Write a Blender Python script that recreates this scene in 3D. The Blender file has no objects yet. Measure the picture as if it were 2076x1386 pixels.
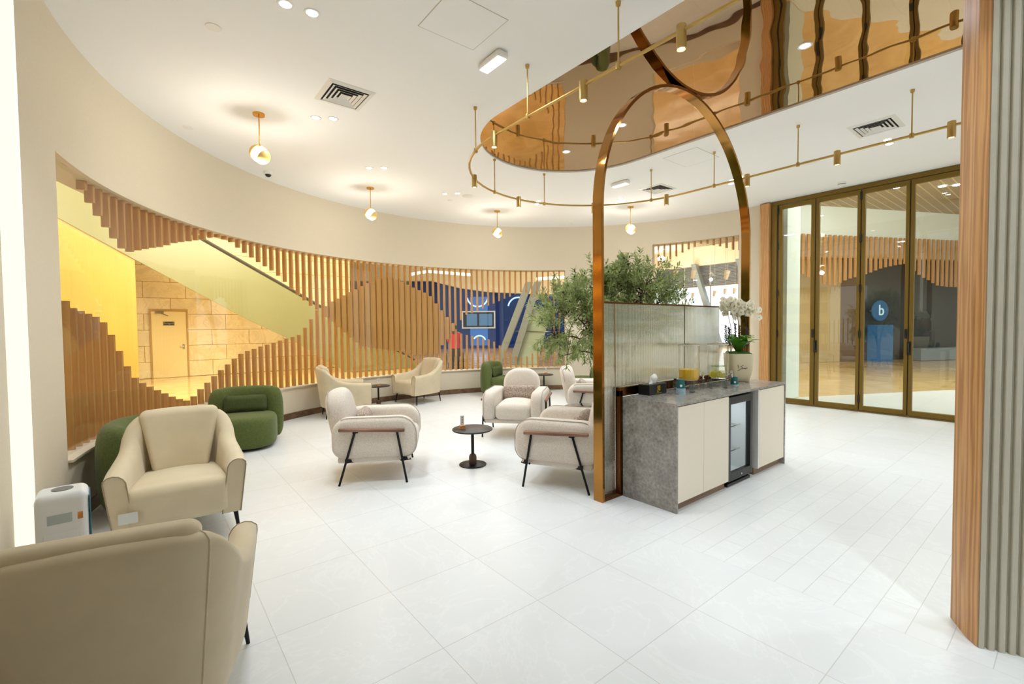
import bpy, math, random
from mathutils import Vector, Matrix
PI = math.pi
sc = bpy.context.scene
col = sc.collection
rnd = random.Random(7)

# ------------------------------------------------------------------ camera
cam_d = bpy.data.cameras.new('camera')
cam = bpy.data.objects.new('camera', cam_d)
col.objects.link(cam)
sc.camera = cam
cam_d.sensor_width = 36.0
cam_d.lens = 36.0 * 932.95 / 2076.0
cam_d.clip_start = 0.05
cam_d.clip_end = 200
_r, _u, _f = Vector((.624, .781, -.010)), Vector((-.019, .029, .999)), Vector((-.781, .624, -.033))
_f.normalize(); _r = (_r - _f * _r.dot(_f)).normalized(); _u = _r.cross(_f)
_m = Matrix((( _r.x, _u.x, -_f.x, 0), (_r.y, _u.y, -_f.y, 0), (_r.z, _u.z, -_f.z, 1.52), (0, 0, 0, 1)))
cam.matrix_world = _m

# ------------------------------------------------------------------ colour management, world, light levels
vs = sc.view_settings
vs.view_transform = 'Standard'; vs.look = 'None'; vs.gamma = 1.0; vs.use_curve_mapping = False
vs.exposure = 0.12
sc.cycles.transparent_max_bounces = 32
w = bpy.data.worlds.new('world'); sc.world = w; w.use_nodes = True
bg = w.node_tree.nodes['Background']
bg.inputs["Color"].default_value = (.97, .985, 1.0, 1); bg.inputs["Strength"].default_value = 1.0

DOWN_W, TRACK_W, PEND_W, MALL_W = 8.0, 3.5, 17.0, 620.0

def area(name, loc, size, power, colour=(1, 1, 1), rot=(0, 0, 0), shape='DISK', size_y=None, spread=PI):
    l = bpy.data.lights.new(name, 'AREA'); l.shape = shape; l.size = size
    if size_y: l.size_y = size_y
    l.energy = power; l.color = colour; l.spread = spread
    o = bpy.data.objects.new(name, l); col.objects.link(o); o.location = loc; o.rotation_euler = rot
    return o
def point(name, loc, r, power, colour):
    l = bpy.data.lights.new(name, 'POINT'); l.energy = power; l.color = colour; l.shadow_soft_size = r
    o = bpy.data.objects.new(name, l); col.objects.link(o); o.location = loc
    return o
# unseen area lights added to brighten the mall outside the windows
area('mall_fill', (-10.6, 1.5, 5.9), 4, MALL_W * 1.15, (1, .91, .66), (0, math.radians(66), 0), shape='SQUARE')
area('mall_fill', (-13.0, 5.0, 6.4), 4, MALL_W * .45, (1, .94, .72), shape='SQUARE')
area('mall_fill', (-11.0, -3.5, 5.9), 3, MALL_W * .6, (1, .89, .58), (0, math.radians(62), 0), shape='SQUARE')
area('mall_fill', (-19.0, 13.5, 6.4), 6, MALL_W * .7, (1, .98, .94), shape='SQUARE')
area('mall_fill', (-9.5, 14.0, 6.6), 4, MALL_W * .55, (1, .95, .82), shape='SQUARE')
area('mall_fill', (-1.5, 13.0, 5.4), 3, MALL_W *   .6, (1, .97, .9), shape='SQUARE')
area('mall_fill', (-1.5, 15.5, 5.4), 3, MALL_W * .6, (1, .97, .9), (math.radians(60), 0, 0), shape='SQUARE')
area('mall_fill', (-15.0, 25.0, 6.4), 6, MALL_W * .8, (.97, .98, 1), shape='SQUARE')
area('mall_ceiling_fill', (-18.0, 27.5, 3.0), 3, MALL_W * .5, (1, .95, .85), (PI, 0, 0), shape='SQUARE')  # upward fill added to brighten the mall ceiling and soffit
area('mall_ceiling_fill', (-16.0, 22.0, 4.6), 4, MALL_W * .6, (1, .95, .86), (PI, 0, 0), shape='SQUARE')

# ------------------------------------------------------------------ helpers
def lin(c):
    return tuple((x / 12.92 if x <= .04045 else ((x + .055) / 1.055) ** 2.4) for x in [v / 255 for v in c])

class MB:
    def __init__(s): s.v = []; s.f = []
    def add(s, v, f, xf=None):
        n = len(s.v)
        s.v += [tuple(xf @ Vector(p)) if xf else tuple(p) for p in v]
        s.f += [tuple(i + n for i in q) for q in f]
        return s
    def box(s, x0, x1, y0, y1, z0, z1, xf=None):
        v = [(x, y, z) for z in (z0, z1) for y in (y0, y1) for x in (x0, x1)]
        return s.add(v, [(0, 2, 3, 1), (4, 5, 7, 6), (0, 1, 5, 4), (2, 6, 7, 3), (0, 4, 6, 2), (1, 3, 7, 5)], xf)
    def tube(s, pts, r, n=10, closed=False, caps=True, xf=None):
        pts = [Vector(p) for p in pts]; m = len(pts)
        rs = r if isinstance(r, (list, tuple)) else [r] * m
        v = []; f = []
        prev = None
        for i, p in enumerate(pts):
            if closed: t = pts[(i + 1) % m] - pts[i - 1]
            else: t = pts[min(i + 1, m - 1)] - pts[max(i - 1, 0)]
            t.normalize()
            if prev is None:
                a = Vector((0, 0, 1)) if abs(t.z) < .9 else Vector((1, 0, 0))
                e = t.cross(a).normalized()
            else:
                e = (prev - t * prev.dot(t)).normalized()
            prev = e; g = t.cross(e)
            for k in range(n):
                an = 2 * PI * k / n
                v.append(p + (e * math.cos(an) + g * math.sin(an)) * rs[i])
        for i in range(m if closed else m - 1):
            j = (i + 1) % m
            for k in range(n):
                l = (k + 1) % n
                f.append((i * n + k, i * n + l, j * n + l, j * n + k))
        if caps and not closed:
            f.append(tuple(range(n - 1, -1, -1))); f.append(tuple((m - 1) * n + k for k in range(n)))
        return s.add(v, f, xf)
    def lathe(s, prof, n=24, xf=None, cap=True):
        v = []; f = []
        for r, z in prof:
            for k in range(n):
                a = 2 * PI * k / n
                v.append((r * math.cos(a), r * math.sin(a), z))
        m = len(prof)
        for i in range(m - 1):
            for k in range(n):
                l = (k + 1) % n
                f.append((i * n + k, i * n + l, (i + 1) * n + l, (i + 1) * n + k))
        if cap:
            f.append(tuple(range(n - 1, -1, -1))); f.append(tuple((m - 1) * n + k for k in range(n)))
        return s.add(v, f, xf)
    def sphere(s, c, r, nu=16, nv=10, xf=None, th0=0.0, th1=PI):
        rx = r if isinstance(r, (tuple, list)) else (r, r, r)
        v = []; f = []
        for i in range(nv + 1):
            th = th0 + (th1 - th0) * i / nv
            for k in range(nu):
                a = 2 * PI * k / nu
                v.append((c[0] + rx[0] * math.sin(th) * math.cos(a), c[1] + rx[1] * math.sin(th) * math.sin(a), c[2] + rx[2] * math.cos(th)))
        for i in range(nv):
            for k in range(nu):
                l = (k + 1) % nu
                f.append((i * nu + k, (i + 1) * nu + k, (i + 1) * nu + l, i * nu + l))
        return s.add(v, f, xf)
    def prism(s, poly, z0, z1, xf=None):
        n = len(poly)
        v = [(p[0], p[1], z0) for p in poly] + [(p[0], p[1], z1) for p in poly]
        f = [tuple(range(n - 1, -1, -1)), tuple(range(n, 2 * n))]
        f += [(i, (i + 1) % n, n + (i + 1) % n, n + i) for i in range(n)]
        return s.add(v, f, xf)
    def loft(s, rings, close_ring=True, caps=True, xf=None):
        n = len(rings[0]); v = [p for r in rings for p in r]; f = []
        for i in range(len(rings) - 1):
            for k in range(n if close_ring else n - 1):
                l = (k + 1) % n
                f.append((i * n + k, i * n + l, (i + 1) * n + l, (i + 1) * n + k))
        if caps:
            f.append(tuple(range(n - 1, -1, -1))); f.append(tuple((len(rings) - 1) * n + k for k in range(n)))
        return s.add(v, f, xf)
    def rbox(s, hx, hy, hz, r, n=6, k=4, fn=None, xf=None):
        """rounded box of half sizes; fn(x,y,z) warps the points"""
        r = min(r, hx, hy, hz)
        def coords(h):
            a = [h - r + r * math.tan(PI / 4 * i / k) for i in range(k + 1)]
            inn = [-(h - r) + 2 * (h - r) * i / n for i in range(1, n)] if h - r > 1e-6 else []
            base = ([h - r] if not inn else [])
            neg = [-x for x in reversed(a)]
            if h - r <= 1e-6: return neg + a[1:]
            return neg + inn + a
        cs = [coords(hx), coords(hy), coords(hz)]; H = (hx, hy, hz)
        idx = {}; v = []; f = []
        def pt(p):
            key = tuple(round(c, 6) for c in p)
            if key in idx: return idx[key]
            inner = Vector([max(-(H[i] - r), min(H[i] - r, p[i])) for i in range(3)])
            d = Vector(p) - inner
            q = inner + d.normalized() * r if d.length > 1e-9 else Vector(p)
            if fn: q = Vector(fn(*q))
            idx[key] = len(v); v.append(q); return idx[key]
        for ax in range(3):
            b, c = (ax + 1) % 3, (ax + 2) % 3
            for sg in (-1, 1):
                for i in range(len(cs[b]) - 1):
                    for j in range(len(cs[c]) - 1):
                        q = []
                        for (ii, jj) in ((i, j), (i + 1, j), (i + 1, j + 1), (i, j + 1)):
                            p = [0, 0, 0]; p[ax] = sg * H[ax]; p[b] = cs[b][ii]; p[c] = cs[c][jj]
                            q.append(pt(p))
                        f.append(tuple(q) if sg > 0 else tuple(reversed(q)))
        return s.add(v, f, xf)
    def mesh(s, name, smooth=True, ang=40):
        me = bpy.data.meshes.new(name)
        me.from_pydata(s.v, [], s.f); me.validate(); me.update()
        if smooth:
            me.shade_smooth()
            me.set_sharp_from_angle(angle=math.radians(ang))
        return me
    def obj(s, name, m, parent=None, label=None, smooth=True, ang=40, bevel=0):
        me = s.mesh(name, smooth, ang)
        o = bpy.data.objects.new(name, me); col.objects.link(o)
        if m: me.materials.append(m)
        if parent: o.parent = parent
        if label: o['label'] = label
        if bevel:
            b = o.modifiers.new('Bevel', 'BEVEL'); b.width = bevel; b.segments = 2; b.limit_method = 'ANGLE'; b.angle_limit = math.radians(50)
        return o

def tag(o, label, cat, group=None):
    o['label'] = label; o['category'] = cat
    if group: o['group'] = group
    return o
def thing(name, label, cat, loc=(0, 0, 0), rotz=0.0, group=None):
    o = bpy.data.objects.new(name, None); col.objects.link(o); o.empty_display_size = .1
    o.location = loc; o.rotation_euler = (0, 0, rotz)
    return tag(o, label, cat, group)
def structure(o):
    o['kind'] = 'structure'; return o
def sthing(name, loc=(0, 0, 0)):
    o = bpy.data.objects.new(name, None); col.objects.link(o); o.location = loc; o['kind'] = 'structure'; return o
def dup(root, loc, rotz, label, scale=None):
    r = root.copy(); col.objects.link(r); r.location = loc; r.rotation_euler = (0, 0, rotz); r['label'] = label
    if scale: r.scale = scale
    for ch in list(root.children):
        c = ch.copy(); col.objects.link(c); c.parent = r
        for g in list(ch.children):
            d = g.copy(); col.objects.link(d); d.parent = c
    return r
def T(x=0, y=0, z=0): return Matrix.Translation((x, y, z))
def RX(a): return Matrix.Rotation(a, 4, 'X')
def RY(a): return Matrix.Rotation(a, 4, 'Y')
def RZ(a): return Matrix.Rotation(a, 4, 'Z')
def lookz(d):
    return Vector(d).to_track_quat('Z', 'Y').to_matrix().to_4x4()
def smoothpath(pts, n, closed=False):
    """Catmull-Rom through pts, n samples per span"""
    P = [Vector(p) for p in pts]; m = len(P); out = []
    spans = m if closed else m - 1
    for i in range(spans):
        if closed: a, b, c, d = P[i - 1], P[i], P[(i + 1) % m], P[(i + 2) % m]
        else: a, b, c, d = P[max(i - 1, 0)], P[i], P[i + 1], P[min(i + 2, m - 1)]
        for k in range(n):
            t = k / n
            out.append(.5 * ((2 * b) + (c - a) * t + (2 * a - 5 * b + 4 * c - d) * t * t + (3 * b - a - 3 * c + d) * t ** 3))
    if not closed: out.append(P[-1])
    return out
def interp(tab, x):
    t = sorted(tab)
    if x <= t[0][0]: return t[0][1]
    if x >= t[-1][0]: return t[-1][1]
    for (a, u), (b, v) in zip(t, t[1:]):
        if a <= x <= b: return u + (v - u) * (x - a) / (b - a) if b > a else u

# ------------------------------------------------------------------ materials
def newmat(name):
    m = bpy.data.materials.new(name); m.use_nodes = True
    nt = m.node_tree; b = nt.nodes['Principled BSDF']
    return m, nt, b
def N(nt, t, **kw):
    n = nt.nodes.new(t)
    for k, v in kw.items(): setattr(n, k, v)
    return n
def coords(nt, kind='Object', scale=(1, 1, 1), rot=(0, 0, 0), loc=(0, 0, 0)):
    if kind == 'World':
        g = N(nt, 'ShaderNodeNewGeometry'); src = g.outputs['Position']
    else:
        src = N(nt, 'ShaderNodeTexCoord').outputs[kind]
    mp = N(nt, 'ShaderNodeMapping'); mp.inputs['Scale'].default_value = scale; mp.inputs['Rotation'].default_value = rot; mp.inputs['Location'].default_value = loc
    nt.links.new(src, mp.inputs['Vector']); return mp.outputs['Vector']
def noise(nt, vec, scale, detail=4, rough=.55, dist=0):
    n = N(nt, 'ShaderNodeTexNoise'); n.inputs['Scale'].default_value = scale; n.inputs['Detail'].default_value = detail
    n.inputs['Roughness'].default_value = rough; n.inputs['Distortion'].default_value = dist
    nt.links.new(vec, n.inputs['Vector']); return n.outputs['Fac']
def ramp(nt, fac, stops):
    r = N(nt, 'ShaderNodeValToRGB')
    e = r.color_ramp.elements
    while len(e) < len(stops): e.new(.5)
    for i, (p, c) in enumerate(stops):
        e[i].position = p; e[i].color = (*c, 1)
    nt.links.new(fac, r.inputs['Fac']); return r.outputs['Color']
def bump(nt, b, h, strength=.3, dist=.01):
    n = N(nt, 'ShaderNodeBump'); n.inputs['Strength'].default_value = strength; n.inputs['Distance'].default_value = dist
    nt.links.new(h, n.inputs['Height']); nt.links.new(n.outputs['Normal'], b.inputs['Normal'])
def plain(name, c, rough=.5, metal=0.0, spec=None, nz=0.0, nscale=8, bmp=0.0, bscale=200, sheen=0.0, coat=0.0):
    m, nt, b = newmat(name)
    L = lin(c); b.inputs['Base Color'].default_value = (*L, 1); b.inputs['Roughness'].default_value = rough; b.inputs['Metallic'].default_value = metal
    if spec is not None: b.inputs['Specular IOR Level'].default_value = spec
    if nz or bmp: v = coords(nt)
    if nz:
        nt.links.new(ramp(nt, noise(nt, v, nscale), [(.3, tuple(x * (1 - nz) for x in L)), (.7, tuple(min(1, x * (1 + nz)) for x in L))]), b.inputs['Base Color'])
    if bmp: bump(nt, b, noise(nt, v, bscale, 3), bmp, .004)
    if sheen: b.inputs['Sheen Weight'].default_value = sheen; b.inputs['Sheen Roughness'].default_value = .4
    if coat: b.inputs['Coat Weight'].default_value = coat
    return m
def emit(name, c, s):
    m, nt, b = newmat(name)
    b.inputs['Base Color'].default_value = (.02, .02, .02, 1)
    b.inputs['Emission Color'].default_value = (*lin(c), 1); b.inputs['Emission Strength'].default_value = s
    return m
def wood(name, dark, light, scale=14, rough=.45, axis='Z', kind='Object', bands=1.0):
    m, nt, b = newmat(name)
    sc_ = {'Z': (1, 1, .06), 'X': (.06, 1, 1), 'Y': (1, .06, 1)}[axis]
    v = coords(nt, kind, sc_)
    f = noise(nt, v, scale * 3, 5, .6, .6)
    w_ = N(nt, 'ShaderNodeTexWave'); w_.inputs['Scale'].default_value = scale * .5 * bands; w_.inputs['Distortion'].default_value = 9; w_.inputs['Detail'].default_value = 3; w_.inputs['Detail Scale'].default_value = 1.2
    nt.links.new(v, w_.inputs['Vector'])
    mx = N(nt, 'ShaderNodeMath', operation='MULTIPLY_ADD'); mx.inputs[1].default_value = .45; nt.links.new(w_.outputs['Fac'], mx.inputs[0])
    m2 = N(nt, 'ShaderNodeMath', operation='MULTIPLY'); m2.inputs[1].default_value = .55; nt.links.new(f, m2.inputs[0]); nt.links.new(m2.outputs[0], mx.inputs[2])
    nt.links.new(ramp(nt, mx.outputs[0], [(.2, lin(dark)), (.75, lin(light))]), b.inputs['Base Color'])
    b.inputs['Roughness'].default_value = rough
    bump(nt, b, f, .15, .003)
    return m
def thin_glass(name, tint=(1, 1, 1), refl=1.0, rough=0.0):
    m, nt, b = newmat(name); nt.nodes.remove(b)
    out = nt.nodes['Material Output']
    tr = N(nt, 'ShaderNodeBsdfTransparent'); tr.inputs['Color'].default_value = (*tint, 1)
    gl = N(nt, 'ShaderNodeBsdfGlossy'); gl.inputs['Roughness'].default_value = rough
    lw = N(nt, 'ShaderNodeLayerWeight'); lw.inputs['Blend'].default_value = .5
    pw = N(nt, 'ShaderNodeMath', operation='POWER'); pw.inputs[1].default_value = 5; nt.links.new(lw.outputs['Facing'], pw.inputs[0])
    mu = N(nt, 'ShaderNodeMath', operation='MULTIPLY_ADD'); mu.inputs[1].default_value = .8 * refl; mu.inputs[2].default_value = .04 * refl; mu.use_clamp = True
    nt.links.new(pw.outputs[0], mu.inputs[0])
    mx = N(nt, 'ShaderNodeMixShader'); nt.links.new(mu.outputs[0], mx.inputs['Fac'])
    nt.links.new(tr.outputs[0], mx.inputs[1]); nt.links.new(gl.outputs[0], mx.inputs[2]); nt.links.new(mx.outputs[0], out.inputs['Surface'])
    return m

TILE_X, TILE_Y = -1.28, 2.867
def floor_material():
    m, nt, b = newmat('floor_tiles')
    def brick(ox, oy, rot, bw, rh, off, ms):
        # tile joints from a brick texture laid in room coordinates
        g = N(nt, 'ShaderNodeNewGeometry'); mp = N(nt, 'ShaderNodeMapping')
        mp.inputs['Rotation'].default_value = (0, 0, rot)
        mp.inputs['Location'].default_value = (ox, oy, 0)
        nt.links.new(g.outputs['Position'], mp.inputs['Vector'])
        t = N(nt, 'ShaderNodeTexBrick'); t.offset = off; t.squash = 1
        t.inputs['Scale'].default_value = 1; t.inputs['Mortar Size'].default_value = ms; t.inputs['Mortar Smooth'].default_value = .2
        t.inputs['Brick Width'].default_value = bw; t.inputs['Row Height'].default_value = rh
        t.inputs['Color1'].default_value = (.965, .965, .965, 1); t.inputs['Color2'].default_value = (1, 1, 1, 1); t.inputs['Mortar'].default_value = (.75, .73, .69, 1)
        nt.links.new(mp.outputs['Vector'], t.inputs['Vector']); return t.outputs['Color']
    big = brick(-TILE_X + 60 * .6, -TILE_Y + 60 * .6, 0, .6, .6, 0, .0022)
    # strips run along y: swap axes by rotating -90 degrees: (x,y)->(y,-x)
    small = brick(-TILE_Y + 40 * .6, TILE_X + 40 * .6, -PI / 2, .9, .15, .37, .0020)
    g = N(nt, 'ShaderNodeNewGeometry'); sp = N(nt, 'ShaderNodeSeparateXYZ'); nt.links.new(g.outputs['Position'], sp.inputs[0])
    def cmp(a, op, val):
        c = N(nt, 'ShaderNodeMath', operation=op); c.inputs[1].default_value = val; nt.links.new(a, c.inputs[0]); return c.outputs[0]
    def mul(a, b_):
        c = N(nt, 'ShaderNodeMath', operation='MULTIPLY'); nt.links.new(a, c.inputs[0]); nt.links.new(b_, c.inputs[1]); return c.outputs[0]
    mask = mul(mul(cmp(sp.outputs['Y'], 'GREATER_THAN', TILE_Y), cmp(sp.outputs['Y'], 'LESS_THAN', TILE_Y + 3.0)), cmp(sp.outputs['X'], 'GREATER_THAN', TILE_X - 1.2))
    mx = N(nt, 'ShaderNodeMix', data_type='RGBA'); nt.links.new(mask, mx.inputs['Factor']); nt.links.new(big, mx.inputs['A']); nt.links.new(small, mx.inputs['B'])
    v = coords(nt, 'World', (1, 1, 1), (0, 0, .5))
    veins = ramp(nt, noise(nt, v, 1.6, 9, .62, 1.6), [(.36, (.745, .757, .757)), (.48, (.755, .767, .767)), (.50, (.79, .80, .80)), (.52, (.755, .767, .767)), (.62, (.762, .773, .773))])
    m2 = N(nt, 'ShaderNodeMix', data_type='RGBA', blend_type='MULTIPLY'); m2.inputs['Factor'].default_value = 1
    nt.links.new(veins, m2.inputs['A']); nt.links.new(mx.outputs['Result'], m2.inputs['B'])
    nt.links.new(m2.outputs['Result'], b.inputs['Base Color'])
    b.inputs['Roughness'].default_value = .30; b.inputs['Specular IOR Level'].default_value = .35
    return m
def marble_floor():
    m, nt, b = newmat('golden_marble')
    v = coords(nt, 'World')
    nt.links.new(ramp(nt, noise(nt, v, 1.1, 7, .6, 1.2), [(.3, lin((214, 176, 112))), (.55, lin((232, 198, 136))), (.7, lin((240, 212, 156)))]), b.inputs['Base Color'])
    b.inputs['Roughness'].default_value = .12
    return m
def stone_wall():
    m, nt, b = newmat('amber_stone_blocks')
    v0 = coords(nt, 'World', (1, 1, 1), (0, PI / 2, 0))
    g = N(nt, 'ShaderNodeNewGeometry'); sp = N(nt, 'ShaderNodeSeparateXYZ'); nt.links.new(g.outputs['Position'], sp.inputs[0])
    cb = N(nt, 'ShaderNodeCombineXYZ'); nt.links.new(sp.outputs['Y'], cb.inputs[0]); nt.links.new(sp.outputs['Z'], cb.inputs[1])
    t = N(nt, 'ShaderNodeTexBrick'); t.offset = .37
    t.inputs['Scale'].default_value = 1; t.inputs['Brick Width'].default_value = 1.1; t.inputs['Row Height'].default_value = .51; t.inputs['Mortar Size'].default_value = .008
    t.inputs['Color1'].default_value = (*lin((240, 218, 168)), 1); t.inputs['Color2'].default_value = (*lin((245, 226, 180)), 1); t.inputs['Mortar'].default_value = (*lin((165, 130, 75)), 1)
    nt.links.new(cb.outputs[0], t.inputs['Vector'])
    nz = ramp(nt, noise(nt, coords(nt, 'World'), 1.2, 7, .6, 1), [(.4, (.86, .84, .8)), (.5, (1, 1, 1)), (.52, (.88, .84, .78)), (.56, (1, 1, 1))])
    m2 = N(nt, 'ShaderNodeMix', data_type='RGBA', blend_type='MULTIPLY'); m2.inputs['Factor'].default_value = 1
    nt.links.new(t.outputs['Color'], m2.inputs['A']); nt.links.new(nz, m2.inputs['B']); nt.links.new(m2.outputs['Result'], b.inputs['Base Color'])
    b.inputs['Roughness'].default_value = .35
    return m
def counter_stone():
    m, nt, b = newmat('grey_stone')
    v = coords(nt, 'World')
    a = noise(nt, v, 17, 10, .78, .6)
    a2 = noise(nt, v, 6.5, 6, .7, .8)
    mz = N(nt, 'ShaderNodeMath', operation='MULTIPLY_ADD'); mz.inputs[1].default_value = .55; nt.links.new(a2, mz.inputs[0])
    mh = N(nt, 'ShaderNodeMath', operation='MULTIPLY'); mh.inputs[1].default_value = .5; nt.links.new(a, mh.inputs[0]); nt.links.new(mh.outputs[0], mz.inputs[2]); a = mz.outputs[0]
    vo = N(nt, 'ShaderNodeTexVoronoi'); vo.inputs['Scale'].default_value = 38; nt.links.new(v, vo.inputs['Vector'])
    mu = N(nt, 'ShaderNodeMath', operation='MULTIPLY_ADD'); mu.inputs[1].default_value = .22; nt.links.new(vo.outputs['Distance'], mu.inputs[0]); nt.links.new(a, mu.inputs[2])
    nt.links.new(ramp(nt, mu.outputs[0], [(.40, lin((92, 89, 86))), (.54, lin((134, 130, 125))), (.68, lin((158, 153, 147))), (.86, lin((190, 185, 178)))]), b.inputs['Base Color'])
    b.inputs['Roughness'].default_value = .16
    return m
def mirror_material():
    m, nt, b = newmat('bronze_mirror')
    b.inputs['Base Color'].default_value = (.46, .32, .20, 1); b.inputs['Metallic'].default_value = 1; b.inputs['Roughness'].default_value = .015
    v = coords(nt, 'World', (1.0, 1.0, 1))
    bump(nt, b, noise(nt, v, 2.2, 1, .4), .09, .05)
    return m
def boucle():
    m, nt, b = newmat('cream_boucle')
    v = coords(nt)
    f = noise(nt, v, 170, 3, .7)
    nt.links.new(ramp(nt, f, [(.35, lin((204, 190, 174))), (.6, lin((236, 225, 212)))]), b.inputs['Base Color'])
    b.inputs['Roughness'].default_value = .95; b.inputs['Specular IOR Level'].default_value = .1
    b.inputs['Sheen Weight'].default_value = .25
    bump(nt, b, f, .5, .006)
    return m
def knit():
    m, nt, b = newmat('knitted_taupe')
    v = coords(nt, 'Object', (1, 1, 1), (0.785, 0, 0))
    ck = N(nt, 'ShaderNodeTexVoronoi'); ck.inputs['Scale'].default_value = 55; nt.links.new(v, ck.inputs['Vector'])
    nt.links.new(ramp(nt, ck.outputs['Distance'], [(.1, lin((205, 188, 172))), (.6, lin((150, 132, 118)))]), b.inputs['Base Color'])
    b.inputs['Roughness'].default_value = .95
    bump(nt, b, ck.outputs['Distance'], -.8, .01)
    return m
def fluted_paint():
    return plain('grey_fluted_paint', (204, 198, 178), .6, nz=.03)
def grid_ceiling():
    m, nt, b = newmat('open_cell_ceiling')
    g = N(nt, 'ShaderNodeNewGeometry'); sp = N(nt, 'ShaderNodeSeparateXYZ'); nt.links.new(g.outputs['Position'], sp.inputs[0])
    t = N(nt, 'ShaderNodeTexBrick'); t.offset = 0
    t.inputs['Scale'].default_value = 1; t.inputs['Brick Width'].default_value = .26; t.inputs['Row Height'].default_value = .13; t.inputs['Mortar Size'].default_value = .020
    t.inputs['Color1'].default_value = (*lin((150, 132, 98)), 1); t.inputs['Color2'].default_value = (*lin((140, 124, 92)), 1); t.inputs['Mortar'].default_value = (*lin((215, 195, 150)), 1)
    nt.links.new(g.outputs['Position'], t.inputs['Vector']); nt.links.new(t.outputs['Color'], b.inputs['Base Color'])
    b.inputs['Roughness'].default_value = .8
    return m
def reeded():
    m, nt, b = newmat('reeded_glass'); nt.nodes.remove(b); out = nt.nodes['Material Output']
    gl = N(nt, 'ShaderNodeBsdfGlass'); gl.inputs['IOR'].default_value = 1.45; gl.inputs['Roughness'].default_value = .02; gl.inputs['Color'].default_value = (.95, .98, .96, 1)
    tr = N(nt, 'ShaderNodeBsdfTransparent')
    mx = N(nt, 'ShaderNodeMixShader'); mx.inputs['Fac'].default_value = .22
    nt.links.new(gl.outputs[0], mx.inputs[1]); nt.links.new(tr.outputs[0], mx.inputs[2]); nt.links.new(mx.outputs[0], out.inputs['Surface'])
    return m

M = {}
M['floor'] = floor_material(); M['marble'] = marble_floor(); M['stone'] = stone_wall(); M['counter'] = counter_stone()
M['mirror'] = mirror_material(); M['boucle'] = boucle(); M['knit'] = knit(); M['flute'] = fluted_paint(); M['grid'] = grid_ceiling(); M['reeded'] = reeded()
M['ceil'] = plain('ceiling_paint', (247, 247, 245), .9)
M['wall'] = plain('beige_wallcovering', (219, 207, 184), .85, nz=.02, nscale=60, bmp=.12, bscale=120)
M['reveal'] = plain('reveal_paint', (214, 200, 160), .7)
M['sill'] = plain('sill_board', (218, 206, 186), .5)
M['base'] = wood('brown_baseboard', (92, 66, 44), (124, 94, 66), 10, .5, 'X')
M['white'] = plain('white_paint', (240, 238, 232), .5)
M['whitemetal'] = plain('white_metal', (228, 226, 220), .4)
M['black'] = plain('black_plastic', (20, 20, 21), .35)
M['darkgap'] = plain('dark_gap', (24, 24, 24), .9)
M['blackmetal'] = plain('black_metal', (26, 25, 26), .4, .6)
M['gold'] = plain('brushed_gold', (196, 164, 98), .38, .85)
M['brass'] = plain('warm_brass', (214, 160, 70), .25, .9)
M['arch'] = plain('polished_bronze', (172, 124, 64), .10, 1.0)
M['archdark'] = plain('dark_bronze', (112, 72, 36), .18, 1.0)
M['doorframe'] = plain('bronze_door_frame', (118, 93, 30), .42, .45)
M['doorseal'] = plain('door_seal', (44, 34, 14), .6)
M['oak'] = wood('oak_post', (168, 116, 62), (212, 162, 104), 26, .45, 'Z', 'World')
M['slat'] = wood('oak_slat', (172, 118, 56), (206, 152, 84), 12, .5, 'Z')
M['slatback'] = wood('oak_slat_back', (160, 106, 46), (196, 140, 72), 12, .5, 'Z')
M['armwood'] = wood('walnut_rest', (112, 76, 58), (150, 108, 84), 14, .4, 'X')
M['blockwood'] = wood('block_wood', (190, 120, 60), (224, 160, 92), 30, .5, 'X')
M['velvet'] = plain('beige_velvet', (211, 195, 163), .8, nz=.06, nscale=5, bmp=.08, bscale=300, sheen=.3)
M['seam'] = plain('beige_seam', (160, 142, 112), .9)
M['bseam'] = plain('boucle_seam', (176, 161, 147), .95)
M['green'] = plain('moss_chenille', (86, 97, 46), .95, nz=.22, nscale=70, bmp=.6, bscale=120, sheen=.15)
M['greendark'] = plain('moss_pillow', (68, 78, 36), .95, nz=.22, nscale=70, bmp=.6, bscale=120)
M['tabletop'] = plain('dark_table', (52, 46, 40), .38, nz=.15, nscale=30)
M['collar'] = plain('bronze_collar', (96, 76, 60), .5, .4, nz=.15, nscale=60)
M['cream'] = plain('cream_laminate', (238, 228, 208), .55)
M['kick'] = wood('plinth_wood', (118, 94, 72), (150, 122, 96), 12, .5, 'Y')
M['glass'] = thin_glass('clear_glass', (.97, .985, .97), .75)
M['doorglass'] = thin_glass('door_glass', (.90, .95, .92), 1.5)
M['jar'] = thin_glass('jar_glass', (.975, .985, .98), 3.0)
M['bottle'] = thin_glass('bottle_glass', (.82, .86, .86), 2.0)
M['juice'] = plain('orange_juice', (255, 206, 10), .3)
M['water'] = thin_glass('water', (.90, .94, .86), .8)
M['lemon'] = plain('lemon', (236, 214, 60), .5)
M['mint'] = plain('mint', (92, 130, 30), .6)
M['chrome'] = plain('chrome', (205, 203, 198), .15, 1.0)
M['teal'] = plain('teal_paper', (0, 98, 98), .55)
M['cuprim'] = plain('pale_blue_paper', (176, 204, 214), .6)
M['paper'] = plain('tissue_paper', (244, 243, 238), .9)
M['ink'] = plain('ink', (30, 28, 26), .7)
M['yellow'] = plain('logo_yellow', (232, 190, 20), .5)
M['pot'] = plain('cream_pot', (232, 220, 186), .45)
M['petal'] = plain('white_petal', (250, 246, 228), .6)
M['lip'] = plain('flower_heart', (206, 176, 70), .6)
M['stem'] = plain('dark_stem', (64, 66, 32), .6)
M['spike'] = plain('purple_spike', (84, 62, 60), .8)
M['leafbig'] = plain('orchid_leaf', (84, 138, 36), .35, nz=.2, nscale=6)
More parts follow.
